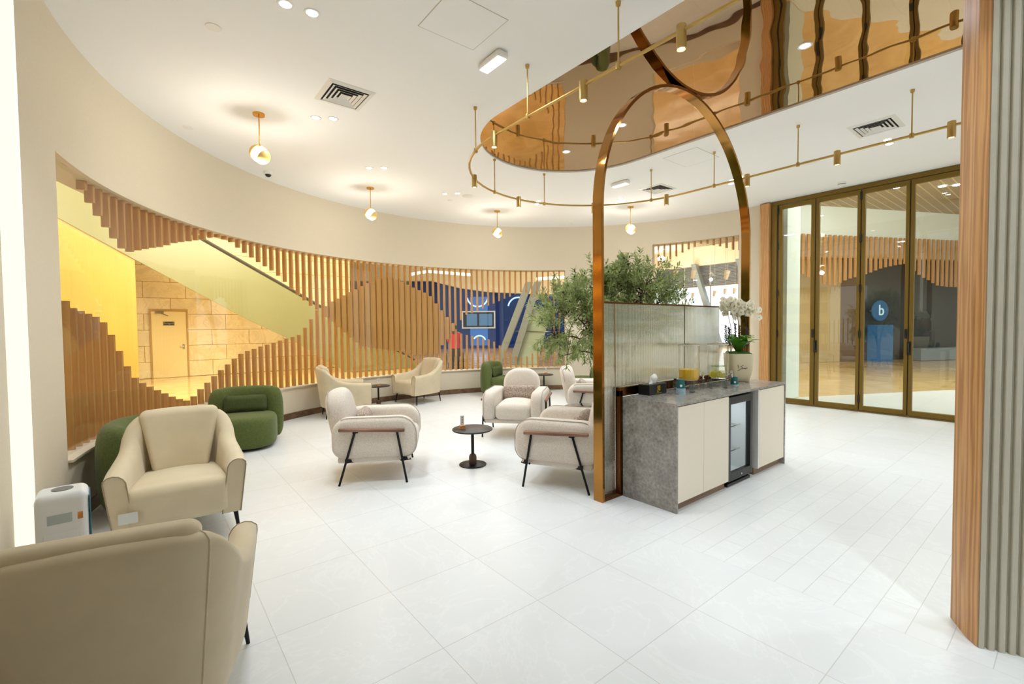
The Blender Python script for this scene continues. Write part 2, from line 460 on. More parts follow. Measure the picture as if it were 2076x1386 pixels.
M['moss'] = plain('moss', (58, 92, 22), .95, nz=.4, nscale=60, bmp=1, bscale=60)
M['bark'] = plain('olive_bark', (88, 66, 48), .9, nz=.3, nscale=20, bmp=.6, bscale=40)
M['olive'] = plain('olive_leaf', (166, 180, 118), .38, nz=.5, nscale=14.0)
def leafy(m, amount):
    nt = m.node_tree; b = nt.nodes['Principled BSDF']; out = nt.nodes['Material Output']
    tl = N(nt, 'ShaderNodeBsdfTranslucent'); mx = N(nt, 'ShaderNodeMixShader'); mx.inputs['Fac'].default_value = amount
    if b.inputs['Base Color'].is_linked: nt.links.new(b.inputs['Base Color'].links[0].from_socket, tl.inputs['Color'])
    else: tl.inputs['Color'].default_value = b.inputs['Base Color'].default_value
    nt.links.new(b.outputs[0], mx.inputs[1]); nt.links.new(tl.outputs[0], mx.inputs[2]); nt.links.new(mx.outputs[0], out.inputs['Surface'])
leafy(M['olive'], .38); leafy(M['leafbig'], .3); leafy(M['petal'], .35)
M['olivefruit'] = plain('olive_fruit', (38, 36, 30), .4)
M['lamp'] = emit('downlight_glow', (240, 246, 255), 30)
M['mirlamp'] = emit('mirror_lamp_glow', (225, 232, 255), 8)
M['globe'] = emit('globe_glow', (255, 240, 214), 9)
M['emerg'] = emit('emergency_glow', (244, 248, 255), 5)
M['led'] = emit('led_glow', (255, 251, 232), 1.0)
M['reflglow'] = emit('reflection_glow', (255, 246, 214), 6)  # glow for the tubes that imitate glass reflections
M['shade'] = plain('frosted_amber', (238, 200, 120), .35)
M['escal'] = plain('pale_green_panel', (134, 132, 92), .3, nz=.04, nscale=1)
M['rail'] = plain('dark_rail', (70, 62, 48), .5)
M['svcdoor'] = plain('service_door', (238, 214, 150), .4)
M['signgrey'] = plain('sign_grey', (128, 116, 92), .5)
M['blue'] = plain('blue_wall', (4, 52, 132), .7, spec=.2)
M['bluepaintedlight'] = emit('blue_painted_light', (24, 110, 190), .8)  # emission stands for spot light falling on the blue wall
M['arc'] = emit('arc_glow', (190, 225, 255), 1.3)
M['screen'] = emit('screen_glow', (70, 130, 170), .7)
M['steel'] = plain('steel_grey', (138, 148, 150), .45, .2)
M['malcream'] = plain('mall_cream', (242, 231, 206), .8)
M['malwhite'] = plain('mall_white', (232, 238, 230), .7)
M['louver'] = plain('louver_grey', (128, 134, 142), .6)
M['daylit'] = emit('bright_glazing', (245, 250, 255), 1.6)
M['storedark'] = plain('store_dark', (52, 52, 54), .6)
M['storebrown'] = plain('store_brown', (110, 82, 50), .7)
M['bluesign'] = emit('blue_sign', (24, 110, 160), .5)
M['signtext'] = emit('sign_text', (210, 232, 240), .9)
M['red'] = plain('red_top', (176, 22, 36), .85)
M['trouser'] = plain('dark_trousers', (46, 46, 50), .9)
M['hair'] = plain('dark_hair', (40, 22, 16), .7)
M['skin'] = plain('skin', (196, 146, 112), .6)
M['rubber'] = plain('rubber', (34, 34, 36), .7)
M['purifier'] = plain('purifier_white', (228, 230, 230), .35)
M['purblue'] = plain('purifier_side', (40, 110, 140), .4)
M['grille'] = plain('grille_grey', (120, 118, 116), .6)
M['greyglass'] = plain('grey_window', (176, 186, 186), .2)
M['fridgein'] = plain('fridge_liner', (236, 240, 242), .4)
M['fixture'] = plain('cream_fixture', (240, 230, 210), .5)
M['clearbag'] = thin_glass('card_acrylic', (.9, .92, .92), 1.5)
M['cardpaper'] = plain('card_paper', (214, 214, 208), .7)

# ------------------------------------------------------------------ room shell
CX, CY, R = -4.03, 4.54, 5.08
HC = 3.88          # ceiling
WT = .32           # thickness of the curved wall
def cp(deg, r, z=0.0):
    a = math.radians(deg); return (CX + r * math.cos(a), CY + r * math.sin(a), z)
def ring(mb, a0, a1, r0, r1, z0, z1, step=1.5):
    n = max(2, int(abs(a1 - a0) / step)); rings = []
    for i in range(n + 1):
        a = a0 + (a1 - a0) * i / n
        rings.append([cp(a, r0, z0), cp(a, r1, z0), cp(a, r1, z1), cp(a, r0, z1)])
    mb.loft(rings); return mb
W0, W1, ZS, ZH = 261.1, 138.5, .52, 2.86      # long window
V0, V1, VZ = 115.8, 95.4, 3.36                # second window
def arc_pts(a0, a1, r, n=60): return [cp(a0 + (a1 - a0) * i / n, r)[:2] for i in range(n + 1)]

def fill(name, outer, holes, z, m, flip=False):
    import bmesh
    bm = bmesh.new(); edges = []
    for loop in [outer] + holes:
        vs_ = [bm.verts.new((p[0], p[1], z)) for p in loop]
        edges += [bm.edges.new((vs_[i], vs_[(i + 1) % len(vs_)])) for i in range(len(vs_))]
    bmesh.ops.triangle_fill(bm, use_beauty=True, use_dissolve=False, edges=edges)
    for f in bm.faces:
        if (f.normal.z > 0) == flip: f.normal_flip()
    me = bpy.data.meshes.new(name); bm.to_mesh(me); bm.free()
    me.materials.append(m); o = bpy.data.objects.new(name, me); col.objects.link(o); return o
room_outline = arc_pts(270, 90, R + .1) + [(4.0, 9.68), (4.0, 6.2), (6.5, 6.2), (6.5, -5), (-3.2, -5), (-3.2, -.62)]
structure(fill('floor', arc_pts(270, 90, R + .16) + [(-3.72, 9.7), (-3.72, 10.6), (-2.9, 12.2), (-2.0, 14.0), (-1.0, 15.2), (4.0, 16.5), (4.0, 6.2), (6.5, 6.2), (6.5, -5), (-3.2, -5), (-3.2, -.62)], [], 0.0, M['floor']))
oval = [( -4.10 + 1.23 * math.cos(math.radians(a)), 4.37 + 1.23 * math.sin(math.radians(a))) for a in range(90, 271, 5)] + [(3.2, 3.14), (3.2, 5.60)]
structure(fill('ceiling', room_outline, [oval], HC, M['ceil'], True))
ov_b = [(p[0] + (.0 if p[0] < 0 else 0), p[1]) for p in oval]
structure(fill('ceiling_mirror', oval, [], 3.9, M['mirror'], True))
mb = MB(); n = len(oval)
mb.add([(p[0], p[1], HC) for p in oval] + [(p[0], p[1], 3.901) for p in oval], [(i, (i + 1) % n, n + (i + 1) % n, n + i) for i in range(n)])
structure(mb.obj('ceiling_recess_edge', M['ceil'], smooth=False))

mb = MB()
ring(mb, 272, W0, R, R + WT, 0, HC); ring(mb, W0, W1, R, R + WT, 0, ZS); ring(mb, W0, W1, R, R + WT, ZH, HC)
ring(mb, W1, V0, R, R + WT, 0, HC); ring(mb, V0, V1, R, R + WT, 0, ZS); ring(mb, V0, V1, R, R + WT, VZ, HC); ring(mb, V1, 90.4, R, R + WT, 0, HC)
structure(mb.obj('wall_curved', M['wall']))
mb = MB(); ring(mb, W0, W1, R - .03, R + .22, ZS, ZS + .018)
structure(mb.obj('window_sill', M['sill']))
mb = MB(); ring(mb, 268, 91, R - .016, R - .001, 0, .105)
structure(mb.obj('baseboard_curved', M['base']))
# straight wall that carries the LED strip
mb = MB(); mb.box(-4.0, -3.36, -.80, -.565, 0, HC); mb.box(-3.36, 3.2, -.80, -.54, 0, HC)
structure(mb.obj('wall_left', M['wall'], smooth=False))
mb = MB(); mb.box(-3.42, -3.36, -.563, -.468, .02, HC - .02)
tag(mb.obj('led_strip', M['led'], smooth=False), 'tall vertical glowing LED strip in the left wall', 'light strip')
mb = MB(); mb.box(1.3, 1.45, -.54, 1.7, 0, HC)  # unseen dark wall added to keep fill off the foreground chair
structure(mb.obj('light_blocker_wall', wood('dark_blocker_wood', (52, 38, 28), (78, 58, 42), 14, .5, 'Z', 'World'), smooth=False))
# end wall beside the doors and oak posts
mb = MB(); mb.box(-.46, 4.0, 9.62, 9.85, 0, HC)
structure(mb.obj('wall_far', M['wall'], smooth=False))
mb = MB(); mb.box(-4.06, -3.885, 9.50, 9.68, 0, 3.86)
structure(mb.obj('trim_1', M['oak'], smooth=False, bevel=.004))
# fluted wall on the right with its oak end post
dirv = Vector((math.cos(math.radians(27)), math.sin(math.radians(27)), 0)); nrm = Vector((dirv.y, -dirv.x, 0))
P0 = Vector((-.291, 3.0, 0))
mb = MB(); prof = []
pitch, gap = .036, .014
for i in range(66):
    a = i * pitch
    prof += [(a + .003, 0), (a + pitch - gap - .003, 0), (a + pitch - gap, .003), (a + pitch - gap + .001, .016), (a + pitch - .001, .016), (a + pitch, .003)]
L = 66 * pitch
poly = prof + [(L, .03), (L, .16), (0, .16), (0, .004)]
mb.prism([((P0 + dirv * a - nrm * d).x, (P0 + dirv * a - nrm * d).y) for a, d in poly], 0, HC)
structure(mb.obj('wall_right', M['flute'], smooth=False))
q0 = Vector((-.342, 3.062, 0)); bk = -nrm
pp = [P0 - nrm * .0 + Vector((-.001, -.001, 0)), P0 + bk * .16, q0 + bk * .16, q0]
mb = MB(); mb.prism([(p.x, p.y) for p in pp], 0, HC)
structure(mb.obj('trim_2', M['oak'], smooth=False, bevel=.003))

# windows: glass panes between joints
win = sthing('window_1')
js = [W0, 244.2, 231.2, 213.3, 200, 187, 173, 155.2, W1]
for a, b_ in zip(js, js[1:]):
    mb = MB(); ring(mb, a - .04, b_ + .04, R + .05, R + .058, ZS + .018, ZH, 3); mb.obj('pane', M['glass'], win)
win = sthing('window_2')
for a, b_ in ((V0, 106), (106, V1)):
    mb = MB(); ring(mb, a - .04, b_ + .04, R + .05, R + .058, ZS, VZ, 3); mb.obj('pane', M['glass'], win)

# ------------------------------------------------------------------ slat screens
UP = [(252.76, 2.81), (251.16, 2.73), (249.73, 2.64), (248.28, 2.56), (246.73, 2.48), (245.37, 2.39), (243.88, 2.34), (242.31, 2.38), (240.74, 2.42), (239.16, 2.46), (237.67, 2.49), (236.25, 2.53), (234.89, 2.58), (233.44, 2.62), (232.0, 2.65), (230.53, 2.69), (229.06, 2.72), (227.39, 2.78), (225.4, 2.82), (222.95, 2.81), (221.65, 2.76), (220.14, 2.7), (218.69, 2.65), (217.35, 2.6), (215.83, 2.55), (214.27, 2.5), (212.89, 2.44), (211.42, 2.36), (209.87, 2.25), (208.38, 2.14), (206.75, 2.05), (205.32, 1.95), (203.5, 1.87)]
UPR = [(168.19, 1.55), (166.74, 1.67), (165.28, 1.81), (163.84, 1.84), (162.27, 1.89), (160.82, 1.95), (159.37, 2.02), (157.92, 2.07), (156.36, 2.13), (154.91, 2.19), (153.41, 2.24), (151.89, 2.3), (150.45, 2.35), (149.01, 2.35), (147.46, 2.25), (146.03, 2.18), (144.6, 2.1), (143.1, 1.9)]
LO = [(257.2, 1.79), (256.0, 1.75), (255.48, 1.72), (253.94, 1.7), (252.48, 1.68), (251.05, 1.66), (249.6, 1.63), (248.23, 1.54), (246.8, 1.38), (245.35, 1.22), (243.97, 1.06), (242.56, .97), (241.11, .92), (239.7, .86), (238.3, .81), (236.83, .75), (235.31, .69), (233.74, .64), (232.35, .61), (230.84, .69), (229.38, .76), (227.97, .83), (226.42, .91), (224.87, .98), (223.42, 1.05), (222.0, 1.12), (220.5, 1.18), (219.06, 1.2), (217.55, 1.23), (216.1, 1.26), (214.65, 1.28), (213.18, 1.31), (211.71, 1.34), (210.26, 1.37), (208.77, 1.39), (207.38, 1.43), (205.99, 1.58), (204.55, 1.73), (203.5, 1.86)]
LOR = [(168.3, 1.5), (167.37, 1.41), (165.95, 1.35), (164.39, 1.33), (162.96, 1.31), (161.5, 1.27), (160.01, 1.24), (158.52, 1.22), (157.09, 1.13), (155.6, 1.04), (154.07, .93), (152.59, .84), (151.1, .78), (149.7, .76), (148.15, .83), (146.68, .9), (145.19, .96), (143.1, 1.2)]
BT = [(201.39, 1.92), (200.74, 1.99), (199.05, 2.06), (197.55, 2.12), (196.04, 2.2), (194.52, 2.26), (192.99, 2.33), (191.67, 2.4), (190.13, 2.46), (188.58, 2.52), (187.02, 2.56), (185.67, 2.6), (183.01, 2.54), (181.44, 2.49), (179.86, 2.42), (178.28, 2.37), (176.69, 2.31), (175.31, 2.28), (174.18, 2.18), (172.82, 2.02), (171.34, 1.87), (169.73, 1.71), (168.23, 1.57)]
BB = [(201.44, 1.75), (199.59, 1.64), (198.22, 1.54), (196.76, 1.44), (195.29, 1.34), (193.8, 1.24), (192.34, 1.15), (190.81, 1.13), (189.36, 1.11), (187.9, 1.09), (186.48, 1.07), (185.14, 1.05), (183.56, 1.03), (181.98, 1.0), (180.4, .95), (178.8, .92), (175.8, .91), (173.25, .92), (171.94, 1.1), (170.4, 1.23), (168.96, 1.39), (168.24, 1.54)]
PITCH = 1.4755
up_t = thing('slat_screen', 'hanging row of oak slats along the top of the long curved window', 'slat screen', cp(200, R + .12, ZH))
lo_t = thing('slat_screen', 'standing row of oak slats rising in a wave from the long window sill', 'slat screen', cp(200, R + .12, ZS))
bk_t = thing('slat_screen', 'dense lens-shaped band of oak slats behind the middle of the long window', 'slat screen', cp(185, R + .27, .9))
def slat(parent, deg, z0, z1, r0=R + .075, r1=R + .143, w_=.030, m='slat'):
    hw = math.degrees(w_ / 2 / R)
    o = parent.location; c = cp(deg, (r0 + r1) / 2, 0)
    mb = MB()
    mb.add([tuple(Vector(cp(deg + s * hw, r, z)) - Vector((c[0], c[1], 0))) for z in (z0, z1) for r in (r0, r1) for s in (-1, 1)],
           [(0, 2, 3, 1), (4, 5, 7, 6), (0, 1, 5, 4), (2, 6, 7, 3), (0, 4, 6, 2), (1, 3, 7, 5)])
    ob = mb.obj('slat', M[m], parent, smooth=False)
    ob.location = (c[0] - o.x, c[1] - o.y, -o.z)
k = 0
while True:
    a = 256.9 - .35 - PITCH * k
    if a < 139.0: break
    k += 1
    if a > 203.2:
        if a < 253.2: slat(up_t, a, min(interp(UP, a), ZH - .03), ZH - .002)
        slat(lo_t, a, ZS + .018, interp(LO, a))
    elif a > 168.4 or a < 142.4:
        slat(lo_t, a, ZS + .018, ZH - .002)
    else:
        slat(up_t, a, interp(UPR, a), ZH - .002)
        slat(lo_t, a, ZS + .018, interp(LOR, a))
for i in range(23):
    a = 256.55 - PITCH * (37.5 + i)
    t_, b_ = interp(BT, a), interp(BB, a)
    if 168.2 < a < 201.6 and t_ - b_ > .02: slat(bk_t, a, b_, t_, R + .10, R + .150, .088, 'slat')
# second window: short hanging slats
w2 = thing('slat_screen', 'short oak slats hanging in a wave in the far right window', 'slat screen', cp(106, R + .12, VZ))
HANG = [.48, .42, .35, .29, .22, .16, .12, .07, .08, .13, .17, .22, .27, .30]
for i, h in enumerate(HANG):
    a = 114.5 - PITCH * .98 * i
    if a > V1 + .2: slat(w2, a, VZ - h, VZ - .002)

# ------------------------------------------------------------------ folding doors
DY = 9.62
fr = sthing('door_frame')
mb = MB(); mb.box(-3.875, -.46, DY - .05, DY + .07, 3.80, 3.875); mb.box(-3.875, -.46, DY - .05, DY + .07, 0, .02)
mb.box(-3.875, -3.775, DY - .05, DY + .07, .02, 3.80); mb.box(-.54, -.46, DY - .05, DY + .07, .02, 3.80)
mb.obj('frame', M['doorframe'], fr, smooth=False, bevel=.004)
mb = MB(); mb.box(-3.775, -3.755, DY - .04, DY + .05, .02, 3.80); mb.obj('seal', M['doorseal'], fr, smooth=False)
edges = [-3.755, -3.120, -2.443, -1.798, -1.180, -.545]
for i, (a, b_) in enumerate(zip(edges, edges[1:])):
    d = sthing('door_%d' % (i + 1), (a, DY, 0)); wd = b_ - a; s = .055 if i else .075
    mb = MB(); g = .007
    mb.box(g, s, -.045, .02, .03, 3.79); mb.box(wd - s, wd - g, -.045, .02, .03, 3.79); mb.box(s, wd - s, -.045, .02, .03, .105); mb.box(s, wd - s, -.045, .02, 3.715, 3.79)
    mb.obj('frame', M['doorframe'], d, smooth=False, bevel=.004)
    mb = MB(); mb.box(-.007, .007, -.03, .015, .03, 3.79); mb.obj('seal', M['doorseal'], d, smooth=False)
    mb = MB(); mb.box(s, wd - s, -.016, -.008, .105, 3.715); mb.obj('pane', M['doorglass'], d, smooth=False)
    if i in (0, 2, 4):
        for z in (.16, 1.02 + .25, 2.05, 2.9 if i else 2.95, 3.62):
            mb = MB(); mb.tube([(0.0, -.058, z), (0.0, -.058, z + .13)], .016, 10); mb.obj('hinge', M['black'], d)
    if i in (1, 3):
        mb = MB(); mb.box(-.012, .035, -.062, -.045, 1.0, 1.22); mb.tube([(.012, -.062, 1.05), (.012, -.095, 1.05), (.012, -.095, 1.19), (.012, -.062, 1.19)], .009, 8)
        mb.obj('handle', M['black'], d)
        mb = MB(); mb.box(-.045, -.01, -.065, -.045, 1.27, 1.42); mb.obj('latch', M['black'], d)

# ------------------------------------------------------------------ ceiling fixtures
def track():
    t = thing('track_light', 'long oval brushed gold rail light hanging on rods below the mirror ceiling', 'track light', (-3.66, 4.46, 3.42))
    o = Vector(t.location); rr = 1.69
    pts = [(3.0, 2.77)] + [(-3.66 + rr * math.cos(math.radians(a)), 4.46 + rr * math.sin(math.radians(a))) for a in range(270, 89, -6)] + [(3.0, 6.15)]
    pts = [Vector((p[0], p[1], 3.42)) - o for p in pts]
    mb = MB(); mb.tube(pts, .013, 10); mb.obj('rail', M['gold'], t)
    rods = [(-2.185, 2.77), (-3.206, 2.77), (-4.152, 2.845), (-5.262, 3.92), (-5.295, 4.90), (-4.178, 6.07), (-3.233, 6.15), (-2.199, 6.15), (-1.156, 6.15), (-.9, 2.77), (.2, 6.15), (.3, 2.77)]
    for x, y in rods:
        mb = MB(); c = Vector((x, y, 0)) - Vector((o.x, o.y, 0))
        mb.tube([c + Vector((0, 0, 0)), c + Vector((0, 0, HC - o.z))], .0065, 8)
        mb.lathe([(.004, HC - o.z - .03), (.017, HC - o.z - .028), (.020, HC - o.z - .001)], 12, T(c.x, c.y, 0))
        mb.lathe([(.02, -.022), (.022, 0), (.02, .022)], 12, T(c.x, c.y, 0))
        mb.obj('rod', M['gold'], t)
    spots = [(-1.68, 2.77), (-2.53, 2.77), (-3.72, 2.77), (-4.93, 3.35), (-5.35, 4.43), (-4.91, 5.60), (-3.95, 6.12), (-2.79, 6.15), (-1.80, 6.15), (-.86, 6.15), (-.75, 2.77), (.1, 6.15)]
    for x, y in spots:
        c = T(x - o.x, y - o.y, 0)
        mb = MB(); mb.lathe([(.030, .04), (.033, .036), (.033, -.115), (.028, -.118), (.026, -.105)], 18, c)
        s = mb.obj('spot', M['gold'], t)
        mb = MB(); mb.lathe([(.001, -.106), (.022, -.107), (.022, -.110), (.001, -.111)], 16, c); mb.obj('lens', M['mirlamp'], s)
        area('spot_light', (x, y, 3.42 - .122), .05, TRACK_W, (.84, .93, 1), spread=math.radians(100))
track()

def pendant(loc, rz, label):
    t = thing('pendant_lamp', label, 'pendant lamp', loc, rz, 'globe pendants')
    mb = MB(); mb.lathe([(.058, -.022), (.060, -.02), (.060, 0)], 24); mb.obj('canopy', M['brass'], t)
    mb = MB(); mb.tube([(0, 0, -.02), (0, 0, -.35)], .0065, 8); mb.lathe([(.012, -.36), (.016, -.352), (.01, -.335)], 12); mb.obj('stem', M['brass'], t)
    tilt = RY(math.radians(38))
    mb = MB(); mb.sphere((0, 0, 0), (.078, .088, .088), 24, 16, T(0, 0, -.44) @ tilt); mb.obj('globe', M['globe'], t)
    for s in (1, -1):
        X = T(0, 0, -.44) @ RY(math.radians(38 + (90 if s > 0 else -90))) 
        mb = MB(); mb.sphere((0, 0, .036), (.086, .092, .072), 24, 8, X, 0, PI / 2 * .93)
        mb.sphere((0, 0, .036), (.081, .087, .067), 24, 8, X, 0, PI / 2 * .93)
        mb.obj('shell', M['shade'], t)
    point('pendant_light', (loc[0], loc[1], loc[2] - .62), .07, PEND_W, (1, .95, .86))
    return t
for loc, rz, lb in [((-5.72, 1.05, HC), .9, 'nearest and largest globe pendant, above the left green chair'), ((-7.58, 3.04, HC), .9, 'second globe pendant from the left, above the beige velvet pair'),
                    ((-7.55, 5.68, HC), .9, 'third globe pendant, hanging before the right half of the long window'), ((-5.72, 7.62, HC), .9, 'globe pendant seen through the bronze arch')]:
    pendant(loc, rz, lb)

def downlight(x, y, label, z=HC, m='lamp', lit=True, power=DOWN_W, cone=150):
    t = thing('downlight', label, 'downlight', (x, y, z), 0, 'recessed downlights')
    mb = MB(); mb.lathe([(.040, -.004), (.055, -.006), (.058, 0), (.040, 0)], 24, cap=False); mb.obj('trim_ring', M['white'], t)
    mb = MB(); mb.lathe([(.001, -.003), (.040, -.003), (.040, -.0015), (.001, -.0015)], 20); mb.obj('lens', M[m], t)
    if lit: area('downlight_light', (x, y, z - .012), .08, power, (.84, .93, 1), spread=math.radians(cone))
DL = [(-3.69, .87, 'left downlight of the pair at the top left of the ceiling'), (-3.67, 1.05, 'right downlight of the pair at the top left of the ceiling'),
      (-5.44, 1.57, 'left downlight of the pair below the near square vent'), (-5.35, 1.73, 'right downlight of the pair below the near square vent'),
      (-6.66, 2.66, 'left downlight of the pair between the first two pendants'), (-6.52, 2.83, 'right downlight of the pair between the first two pendants'),
      (-7.14, 4.22, 'left downlight of the pair above the third pendant'), (-6.98, 4.38, 'right downlight of the pair above the third pendant'),
      (-5.45, 6.97, 'upper downlight of the pair inside the arch'), (-5.54, 7.14, 'lower downlight of the pair inside the arch'),
      (-1.66, 7.55, 'left downlight of the pair before the far right vent'), (-1.68, 7.74, 'right downlight of the pair before the far right vent'),
      (-6.52, 5.88, 'left downlight of the pair behind the rail bend'), (-6.68, 5.98, 'right downlight of the pair behind the rail bend'),
      (-3.68, 7.58, 'downlight beside the right side of the arch'), (-3.78, 7.75, 'second downlight hidden by the right side of the arch')]
for i, (x, y, lb) in enumerate(DL): downlight(x, y, lb, cone=105 if i < 2 else 140)
for x, y, lb in ((.35, 2.35, 'added downlight brightening the fluted wall, beyond the right edge'), (1.5, 2.9, 'second added downlight brightening the fluted wall, beyond the right edge')): downlight(x, y, lb, power=11, cone=95)  # lamps added out of frame to brighten the fluted wall
for x, y, lb in [(-3.5, 4.5, 'downlight in the mirror ceiling inside the arch'), (-1.56, 4.49, 'large bright downlight in the right part of the mirror ceiling'), (-4.49, 4.57, 'dim downlight in the left part of the mirror ceiling'), (.35, 4.45, 'added downlight in the mirror ceiling hidden behind the oak post'), (1.9, 4.45, 'added unseen downlight at the far right end of the mirror ceiling')]:  # the last two are added out of view to brighten the cabinets
    downlight(x, y, lb, 3.9, 'mirlamp', power=DOWN_W * (2.2 if x > 0 else 1))

def vent(loc, sx, sy, label):
    t = thing('air_vent', label, 'air vent', loc, 0, 'square ceiling vents')
    hx, hy = sx / 2, sy / 2
    def frame(mb, ax, ay, bx, by, z0, z1):
        v = [(s * ax, q * ay, z0) for s, q in ((-1, -1), (1, -1), (1, 1), (-1, 1))] + [(s * bx, q * by, z1) for s, q in ((-1, -1), (1, -1), (1, 1), (-1, 1))]
        mb.add(v, [(i, (i + 1) % 4, 4 + (i + 1) % 4, 4 + i) for i in range(4)])
    mb = MB(); frame(mb, hx, hy, hx * .80, hy * .80, -.002, -.012); frame(mb, hx, hy, hx, hy, 0, -.002); frame(mb, hx * .80, hy * .80, hx * .80, hy * .80, -.012, 0)
    mb.obj('vent_frame', M['whitemetal'], t, smooth=False)
    mb = MB(); mb.box(-hx * .81, hx * .81, -hy * .81, hy * .81, -.0015, -.0005); mb.obj('backing', M['darkgap'], t, smooth=False)
    for k_ in range(4):
        a = .72 - .17 * k_
        mb = MB(); frame(mb, hx * a, hy * a, hx * (a - .10), hy * (a - .10), -.016, -.004); frame(mb, hx * (a + .012), hy * (a + .012), hx * a, hy * a, -.016, -.016)
        if k_ == 3: mb.box(-hx * .12, hx * .12, -hy * .12, hy * .12, -.012, -.006)
        mb.obj('louver_ring', M['whitemetal'], t, smooth=False)
vent((-4.76, 1.66, HC), .50, .46, 'square vent in the ceiling right of the nearest pendant')
vent((-1.64, 6.95, HC), .46, .50, 'square vent above the folding doors')
vent((-4.70, 7.02, HC), .46, .50, 'square vent seen inside the bronze arch')

def emergency(loc, label):
    t = thing('emergency_light', label, 'emergency light', loc, 0, 'rounded ceiling lights')
    mb = MB(); mb.rbox(.16, .058, .03, .025, 3, 4, xf=T(0, 0, -.03)); mb.obj('housing', M['white'], t)
    mb = MB(); mb.rbox(.140, .045, .008, .008, 3, 3, xf=T(0, 0, -.058)); mb.obj('diffuser', M['emerg'], t)
    area('emergency_glow_light', (loc[0], loc[1], loc[2] - .075), .2, 5, (.95, .97, 1), shape='RECTANGLE', size_y=.08)
emergency((-3.31, 2.46, HC), 'bright rounded ceiling light near the mirror edge at top centre')
emergency((-4.84, 6.18, HC), 'rounded ceiling light seen inside the bronze arch')

def disc(x, y, r, name, label, cat, group=None, h=.012):
    mb = MB(); mb.lathe([(r * .96, -h), (r, -h * .6), (r, 0)], 24, T(x, y, HC))
    return tag(mb.obj(name, M['white']), label, cat, group)
disc(-4.31, .49, .055, 'sprinkler_cover', 'flat round cover on the ceiling at upper left', 'sprinkler cover', 'round ceiling covers', .006)
disc(-6.60, .47, .055, 'sprinkler_cover', 'flat round cover near the curved wall left of the first pendant', 'sprinkler cover', 'round ceiling covers', .006)
disc(-7.45, 4.52, .055, 'sprinkler_cover', 'flat round cover beside the ceiling speaker over the window', 'sprinkler cover', 'round ceiling covers', .006)
disc(-7.02, 4.62, .10, 'ceiling_speaker', 'flat round speaker on the ceiling left of the gold rail bend', 'ceiling speaker', None, .008)
disc(-2.59, 7.65, .10, 'ceiling_speaker', 'flat round speaker on the ceiling behind the gold rail at right', 'ceiling speaker', None, .008)
disc(-7.43, 7.71, .03, 'sprinkler_cover', 'tiny round cover on the ceiling above the olive tree', 'sprinkler cover', 'round ceiling covers', .01)
t = thing('smoke_detector', 'white smoke detector on the ceiling above the folding doors', 'smoke detector', (-2.62, 9.2, HC))
mb = MB(); mb.lathe([(.04, -.045), (.052, -.04), (.055, -.02), (.062, -.018), (.062, 0)], 24); mb.obj('housing', M['white'], t)
mb = MB(); mb.lathe([(.0535, -.036), (.0565, -.034), (.0565, -.026), (.0535, -.024)], 24, cap=False); mb.obj('slot', M['grille'], t)
t = thing('dome_camera', 'small dome camera with black eye below the nearest pendant', 'dome camera', (-7.72, 1.52, HC))
mb = MB(); mb.lathe([(.045, -.045), (.055, -.04), (.06, -.01), (.06, 0)], 24); mb.obj('housing', M['white'], t)
mb = MB(); mb.sphere((0, 0, -.042), (.043, .043, .04), 20, 8, None, PI / 2, PI); mb.obj('dome', M['black'], t)
def access_panel(x0, x1, y0, y1, label):
    mb = MB(); g = .006
    for a, b_, c, d in ((x0, x1, y0, y0 + g), (x0, x1, y1 - g, y1), (x0, x0 + g, y0, y1), (x1 - g, x1, y0, y1)): mb.box(a, b_, c, d, HC - .0015, HC - .0002)
    t = thing('access_panel', label, 'access panel', (0, 0, 0), 0, 'ceiling access panels')
    mb.obj('joint', plain_joint, t, smooth=False)
    mb = MB(); mb.box(x0 + g, x1 - g, y0 + g, y1 - g, HC - .0025, HC - .0002); mb.obj('board', M['ceil'], t, smooth=False)
plain_joint = plain('panel_joint', (196, 188, 170), .9)
access_panel(-3.32, -2.83, 1.74, 2.26, 'square access panel in the ceiling above the bright rounded light')
access_panel(-3.80, -3.29, 5.80, 6.40, 'square access panel in the ceiling behind the arch')

